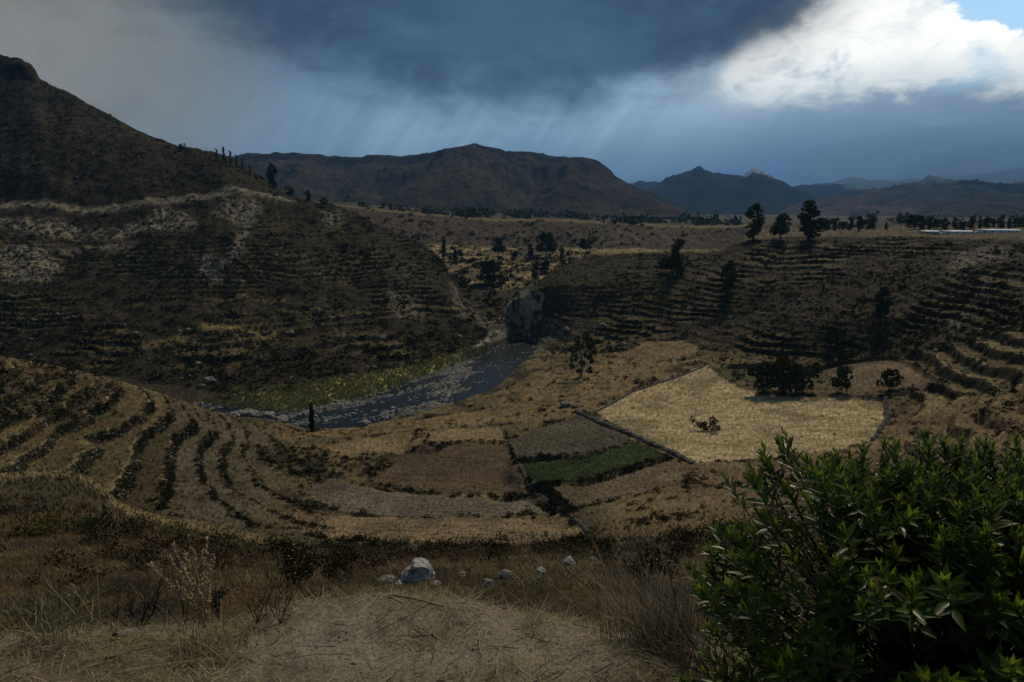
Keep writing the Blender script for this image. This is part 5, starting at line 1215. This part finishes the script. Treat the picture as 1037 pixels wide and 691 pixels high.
# bare seed-head bush behind the big shrub, and the twigs that hang out at its left
for (u, v, Yd, n, L, lab) in ((842, 520, 4.4, 5, .42, 'bare forked seed stalks rising behind the big leafy shrub'), (790, 545, 4.2, 7, .38, 'tangled bare seed stalks at the left shoulder of the big shrub')):
    p = pt(u, v, Yd); tips = []; e = link('bare_seed_bush', None, None, None, lab, 'shrub', loc=(p[0], p[1], ground_z(p[0], p[1])))
    z0 = p[2] - e.location[2]
    st = [twigs((0, 0, z0 * .92), fan(n, .30, r, 1.0), L * .62, .0042, 2, r, (2, 4), .42, tips, .08, .30), tube([(0, 0, -.05), (.02, .01, z0 * .5), (0, 0, z0)], [.012, .010, .008], 5)]
    link('stalk', make_mesh('stalk', *join(st)), M_TWIG, e); link('seed_heads', make_mesh('seed_heads', *pods(tips, .0075, r, 1.3)), M_TWIG, e, kind='stuff')
p = pt(735, 665, 3.5); p[2] = ground_z(p[0], p[1])
e = link('bare_shrub', None, None, None, 'dark bare branches leaning out at the left foot of the big shrub', 'shrub', loc=p)
link('twig', make_mesh('twig', *twigs((0, 0, 0), [np.array((-.55, -.1, .55)), np.array((-.8, 0, .3)), np.array((-.3, .1, .9)), np.array((-.9, -.2, .15)), np.array((-.5, .2, .75))], .42, .006, 2, r, (2, 4), .40, None, .10, .1)), M_TWIG, e)
# tall dry grass clump
def grass_clump(u, v, n, lo, hi, lab, spread=.25, lean=(0, 0), rad=.10, mat=None, smin=.3, wid=.0032):
    p = np.array(at(u, v, smin)[:]); b = np.c_[R5.normal(size=(n, 2)) * rad, np.zeros(n)]; d = up_dirs(n, spread, R5); d[:, 0] += lean[0]; d[:, 1] += lean[1]
    e = link('tall_grass', None, None, None, lab, 'grass', loc=p)
    link('blades', make_mesh('blades', *ribbons(b, d, R5.uniform(lo, hi, n), R5.uniform(wid * .6, wid * 1.2, n), R5.uniform(.0, .55, n), 6)), mat or M_STRAW, e, kind='stuff')
    return e
grass_clump(680, 662, 420, .25, .62, 'tall dry grass clump at the left foot of the big shrub', .26, (-.12, 0), .13)
grass_clump(650, 650, 220, .30, .80, 'tallest dry grass stems leaning left beside the big shrub', .22, (-.1, .1), .12)
grass_clump(705, 680, 160, .20, .50, 'short dense dry grass under the left side of the big shrub', .35, (-.1, 0), .12)
grass_clump(625, 640, 90, .15, .36, 'short straw tuft left of the tall dry grass', .4, (0, 0), .09)
grass_clump(20, 640, 200, .30, .62, 'pale dry grass clump at the left edge of the picture', .30, (.1, 0), .20, M_FGRASS, .2)
grass_clump(60, 655, 120, .15, .38, 'low pale grass tuft right of the left edge clump', .45, (.1, 0), .13, M_FGRASS, .2)
grass_clump(210, 668, 160, .10, .30, 'yellowish grass tuft in front of the pale stalk plant', .55, (.1, 0), .12, M_FGRASS, .1)
for (u0, v0, u1, v1, Yd, lab) in ((672, 640, 655, 538, 4.4, 'single long grass stalk left of the tall dry grass'), (690, 600, 668, 552, 4.6, 'single seed stalk curving through the tall dry grass'), (620, 600, 632, 560, 9.0, 'thin stalk standing above the ledge grass')):
    a, b = pt(u0, v0, Yd), pt(u1, v1, Yd); a[2] = ground_z(a[0], a[1]); e = link('grass_stalk', None, None, None, lab, 'grass', loc=a); d = b - a
    link('stem', make_mesh('stem', *tube([(0, 0, 0), d * .4 + np.array((.02, 0, .02)), d * .75 + np.array((.015, 0, .03)), d], [.003, .0026, .002, .0012], 4)), M_PTWIG, e)
    link('seed_head', make_mesh('seed_head', *pods([(d * t, unit(d)) for t in np.linspace(.78, 1, 9)], .0042, r, 3.0)), M_PTWIG, e)
# log and scrap
p0, p1 = np.array(at(118, 650, .2)[:]), np.array(at(196, 634, .2)[:]); e = link('fallen_log', None, None, None, 'weathered grey log lying under the bare twig shrub at the left', 'log', loc=p0)
d = p1 - p0
link('wood', make_mesh('wood', *tube([d * t + np.array((0, 0, .03 + .012 * math.sin(t * 9))) for t in np.linspace(0, 1, 9)], [.020, .034, .037, .034, .036, .033, .030, .026, .012], 9), True), M_WOOD, e)
link('branch_stub', make_mesh('branch_stub', *tube([d * .55 + np.array((0, 0, .04)), d * .6 + np.array((.03, -.06, .09)), d * .62 + np.array((.05, -.10, .12))], [.013, .010, .006], 6)), M_WOOD, e)
for (u0, v0, u1, v1, lab) in ((110, 680, 155, 660, 'dark branch lying on the litter at the lower left'), (395, 612, 450, 622, 'long reddish stem lying across the crest of the mound'), (350, 604, 395, 622, 'brown stick lying on the crest of the mound left of the reddish stem')):
    a, b = np.array(at(u0, v0, .15)[:]), np.array(at(u1, v1, .15)[:]); e_ = np.array((0, 0, .02))
    link('fallen_branch', make_mesh('fallen_branch', *tube([(0, 0, .012), (b - a) * .5 + e_ * 1.4, b - a + e_], [.009, .008, .004], 6)), M_RTWIG if u0 > 200 else M_WOOD, None, lab, 'branch', loc=a)
M_RED = solid_mat("faded_red_paper", (.30, .09, .07), (.42, .15, .11), 8)
p = np.array(at(291, 627, .2)[:]); gx, gy = np.meshgrid(np.linspace(-1, 1, 6), np.linspace(-1, 1, 5)); gi = np.arange(30).reshape(5, 6)
sv = np.stack([gx * .035 + .008 * gy, gy * .016, .022 + gx * .018 + .008 * np.sin(gx * 4 + gy * 2)], -1).reshape(-1, 3)
sf = np.stack([gi[:-1, :-1], gi[:-1, 1:], gi[1:, 1:], gi[1:, :-1]], -1).reshape(-1, 4)
sv2 = sv - np.array((0, 0, .0016)); me = make_mesh('litter_scrap', np.vstack([sv, sv2]), np.vstack([sf, sf[:, ::-1] + 30]))
link('litter_scrap', me, M_RED, None, 'small faded red scrap of litter beside the brown stalks', 'litter', loc=p)

# ------------------------------------------------------------------ big leafy shrub at the right
def leaf_unit():
    st = [(0, .0, 0), (.18, .105, .004), (.42, .150, .0), (.70, .105, -.02), (1.0, .004, -.075)]; V_, F_ = [], []
    for t, w, z in st: V_ += [(-w, t, z + w * .45), (0, t, z), (w, t, z + w * .45)]
    for i in range(4):
        a = 3 * i; F_ += [(a, a + 1, a + 4, a + 3), (a + 1, a + 2, a + 5, a + 4)]
    return np.array(V_), np.array(F_)
LV, LF = leaf_unit()
def shiny_leaf(name, c0, c1, tl=.36):
    m, g, b = new_mat(name)
    isl = g.new('ShaderNodeNewGeometry').outputs['Random Per Island']; orn = g.new('ShaderNodeObjectInfo').outputs['Random']
    f_ = g.m('FRACT', g.m('ADD', isl, orn)); back = g.new('ShaderNodeNewGeometry').outputs['Backfacing']
    tc = g.new('ShaderNodeTexCoord').outputs['Object']; n = g.noise(tc, 40, 3, .6)
    c = g.mix(f_, (*c0, 1), (*c1, 1)); c = g.mix(g.m('MULTIPLY', back, .5), c, (.075, .095, .055, 1)); c = g.mix(g.ss(n, .4, .7, 0, .25), c, g.mix(1.0, c, (.6, .6, .5, 1), 'MULTIPLY'))
    g.put(b.inputs['Base Color'], c); b.inputs['Roughness'].default_value = .42; b.inputs['Specular IOR Level'].default_value = .35
    tr = g.new('ShaderNodeBsdfTranslucent'); g.put(tr.inputs[0], c); mx = g.new('ShaderNodeMixShader'); mx.inputs[0].default_value = tl
    o = [n_ for n_ in g.n if n_.type == 'OUTPUT_MATERIAL'][0]; g.l.new(b.outputs[0], mx.inputs[1]); g.l.new(tr.outputs[0], mx.inputs[2]); g.l.new(mx.outputs[0], o.inputs[0])
    return m
M_LEAF = shiny_leaf("shrub_leaf", (.042, .078, .011), (.110, .160, .024)); M_YOUNG = shiny_leaf("young_shrub_leaf", (.10, .175, .014), (.235, .30, .028), .5); M_DEAD = shiny_leaf("dead_shrub_leaf", (.10, .060, .025), (.22, .14, .06))
def big_shrub():
    r = np.random.default_rng(90); c0 = np.array((2.04, 2.80, -2.02)); rad = np.array((1.04, .86, .90)); base = np.array((2.0, 2.9, ground_z(2.0, 2.9)))
    tips = []
    TP = np.full((1000, 3), 99.0)
    while len(tips) < 1000:
        d = unit(r.normal(size=3)); d[2] = d[2] if d[2] > -.75 else -d[2]
        if d[1] > .35: continue
        k = 1.0 / (np.abs(d[0]) ** 4 + np.abs(d[1]) ** 3.2 + np.abs(d[2]) ** 4) ** .26
        k *= 1 + .10 * math.sin(d[0] * 9 + 1) * math.cos(d[2] * 8) + r.normal() * .05
        if r.uniform() < .50: k *= r.uniform(.55, .95)
        p = c0 + d * rad * k
        if p[2] < ground_z(p[0], max(p[1], .9)) + .12: continue
        if ((TP - p) ** 2).sum(1).min() < .033 ** 2: continue
        TP[len(tips)] = p
        tips.append((p, d))
    leaves = []; stems = []
    for p, d in tips:
        ax = unit(d * np.array((.85, .95, .35)) + np.array((0, 0, .85)) + r.normal(size=3) * .16)
        mid = p - ax * .34; j = base + (mid - base) * .35 + np.array((0, 0, .05)) + r.normal(size=3) * .05
        stems.append(tube([base + r.normal(size=3) * np.array((.12, .08, 0)), j, mid, p - ax * .12, p], [.008, .005, .003, .0024, .0015], 4))
        b1 = unit(np.cross(ax, (0.3, .2, .9))); b2 = np.cross(ax, b1); ph = r.uniform(0, 6.28)
        n = r.integers(19, 25); big = r.uniform(.62, 1.25)
        for i in range(n):
            t = i / (n - 1); an = ph + i * 2.399; o = math.cos(an) * b1 + math.sin(an) * b2
            ev = math.radians(78 - 62 * t ** .8 + r.normal() * 8); dr = unit(ax * math.sin(ev) + o * math.cos(ev) + np.array((0, 0, .10)))
            L = big * (.038 + .050 * min(1, t * 2.2)) * r.uniform(.85, 1.15); q = p - ax * (.004 + .21 * t ** 1.3)
            sd = unit(np.cross(dr, ax) + 1e-4 * r.normal(size=3)); nm = np.cross(sd, dr)
            kind_ = 2 if r.uniform() < .02 + .06 * (p[2] < -1.7) + .05 * (t > .75) else (1 if t < .30 + r.normal() * .06 else 0)
            leaves.append((q, dr, sd, nm, L, kind_))
    e = link('leafy_shrub', None, None, None, 'big dark green leafy shrub filling the lower right corner', 'shrub', loc=base)
    link('stems', make_mesh('stems', *join([(v - base, f) for v, f in stems])), M_TWIG, e, kind='stuff')
    # the leaves that show largest, each its own piece
    sc = []
    for q, dr, sd, nm, L, k in leaves:
        c = q + dr * L * .5; u_, v_ = project(*c); dist = np.linalg.norm(c); face = abs(np.dot(nm, c / dist)); inside = (690 < u_ < 1045) and (440 < v_ < 700)
        front = np.linalg.norm((c - c0) / rad)
        sc.append((L * L * (.25 + face) / dist ** 2 * (front ** 4) * (1.0 if inside else 0) * (1.0 if c[1] < c0[1] + .25 else .1)))
    order = np.argsort(sc)[::-1]; top = set(order[:300].tolist()); mats = (M_LEAF, M_YOUNG, M_DEAD); nm_ = ('leaf', 'young_leaf', 'dead_leaf')
    lm = []
    for k in range(3):
        m = make_mesh(nm_[k], LV, LF, True); m.materials.append(mats[k]); lm.append(m)
    from mathutils import Matrix
    rest = {0: [], 1: [], 2: []}
    for i, (q, dr, sd, nm, L, k) in enumerate(leaves):
        R = np.c_[sd, dr, nm] * L
        if i in top:
            o = link(nm_[k], lm[k], None, e); M4 = Matrix([[*R[0], q[0] - base[0]], [*R[1], q[1] - base[1]], [*R[2], q[2] - base[2]], [0, 0, 0, 1]]); o.matrix_local = M4
        else: rest[k].append((LV @ R.T + (q - base), LF))
    for k in range(3):
        if rest[k]: link(('leaves', 'young_leaves', 'dead_leaves')[k], make_mesh('leaves', *join(rest[k]), True), mats[k], e, kind='stuff')
big_shrub()
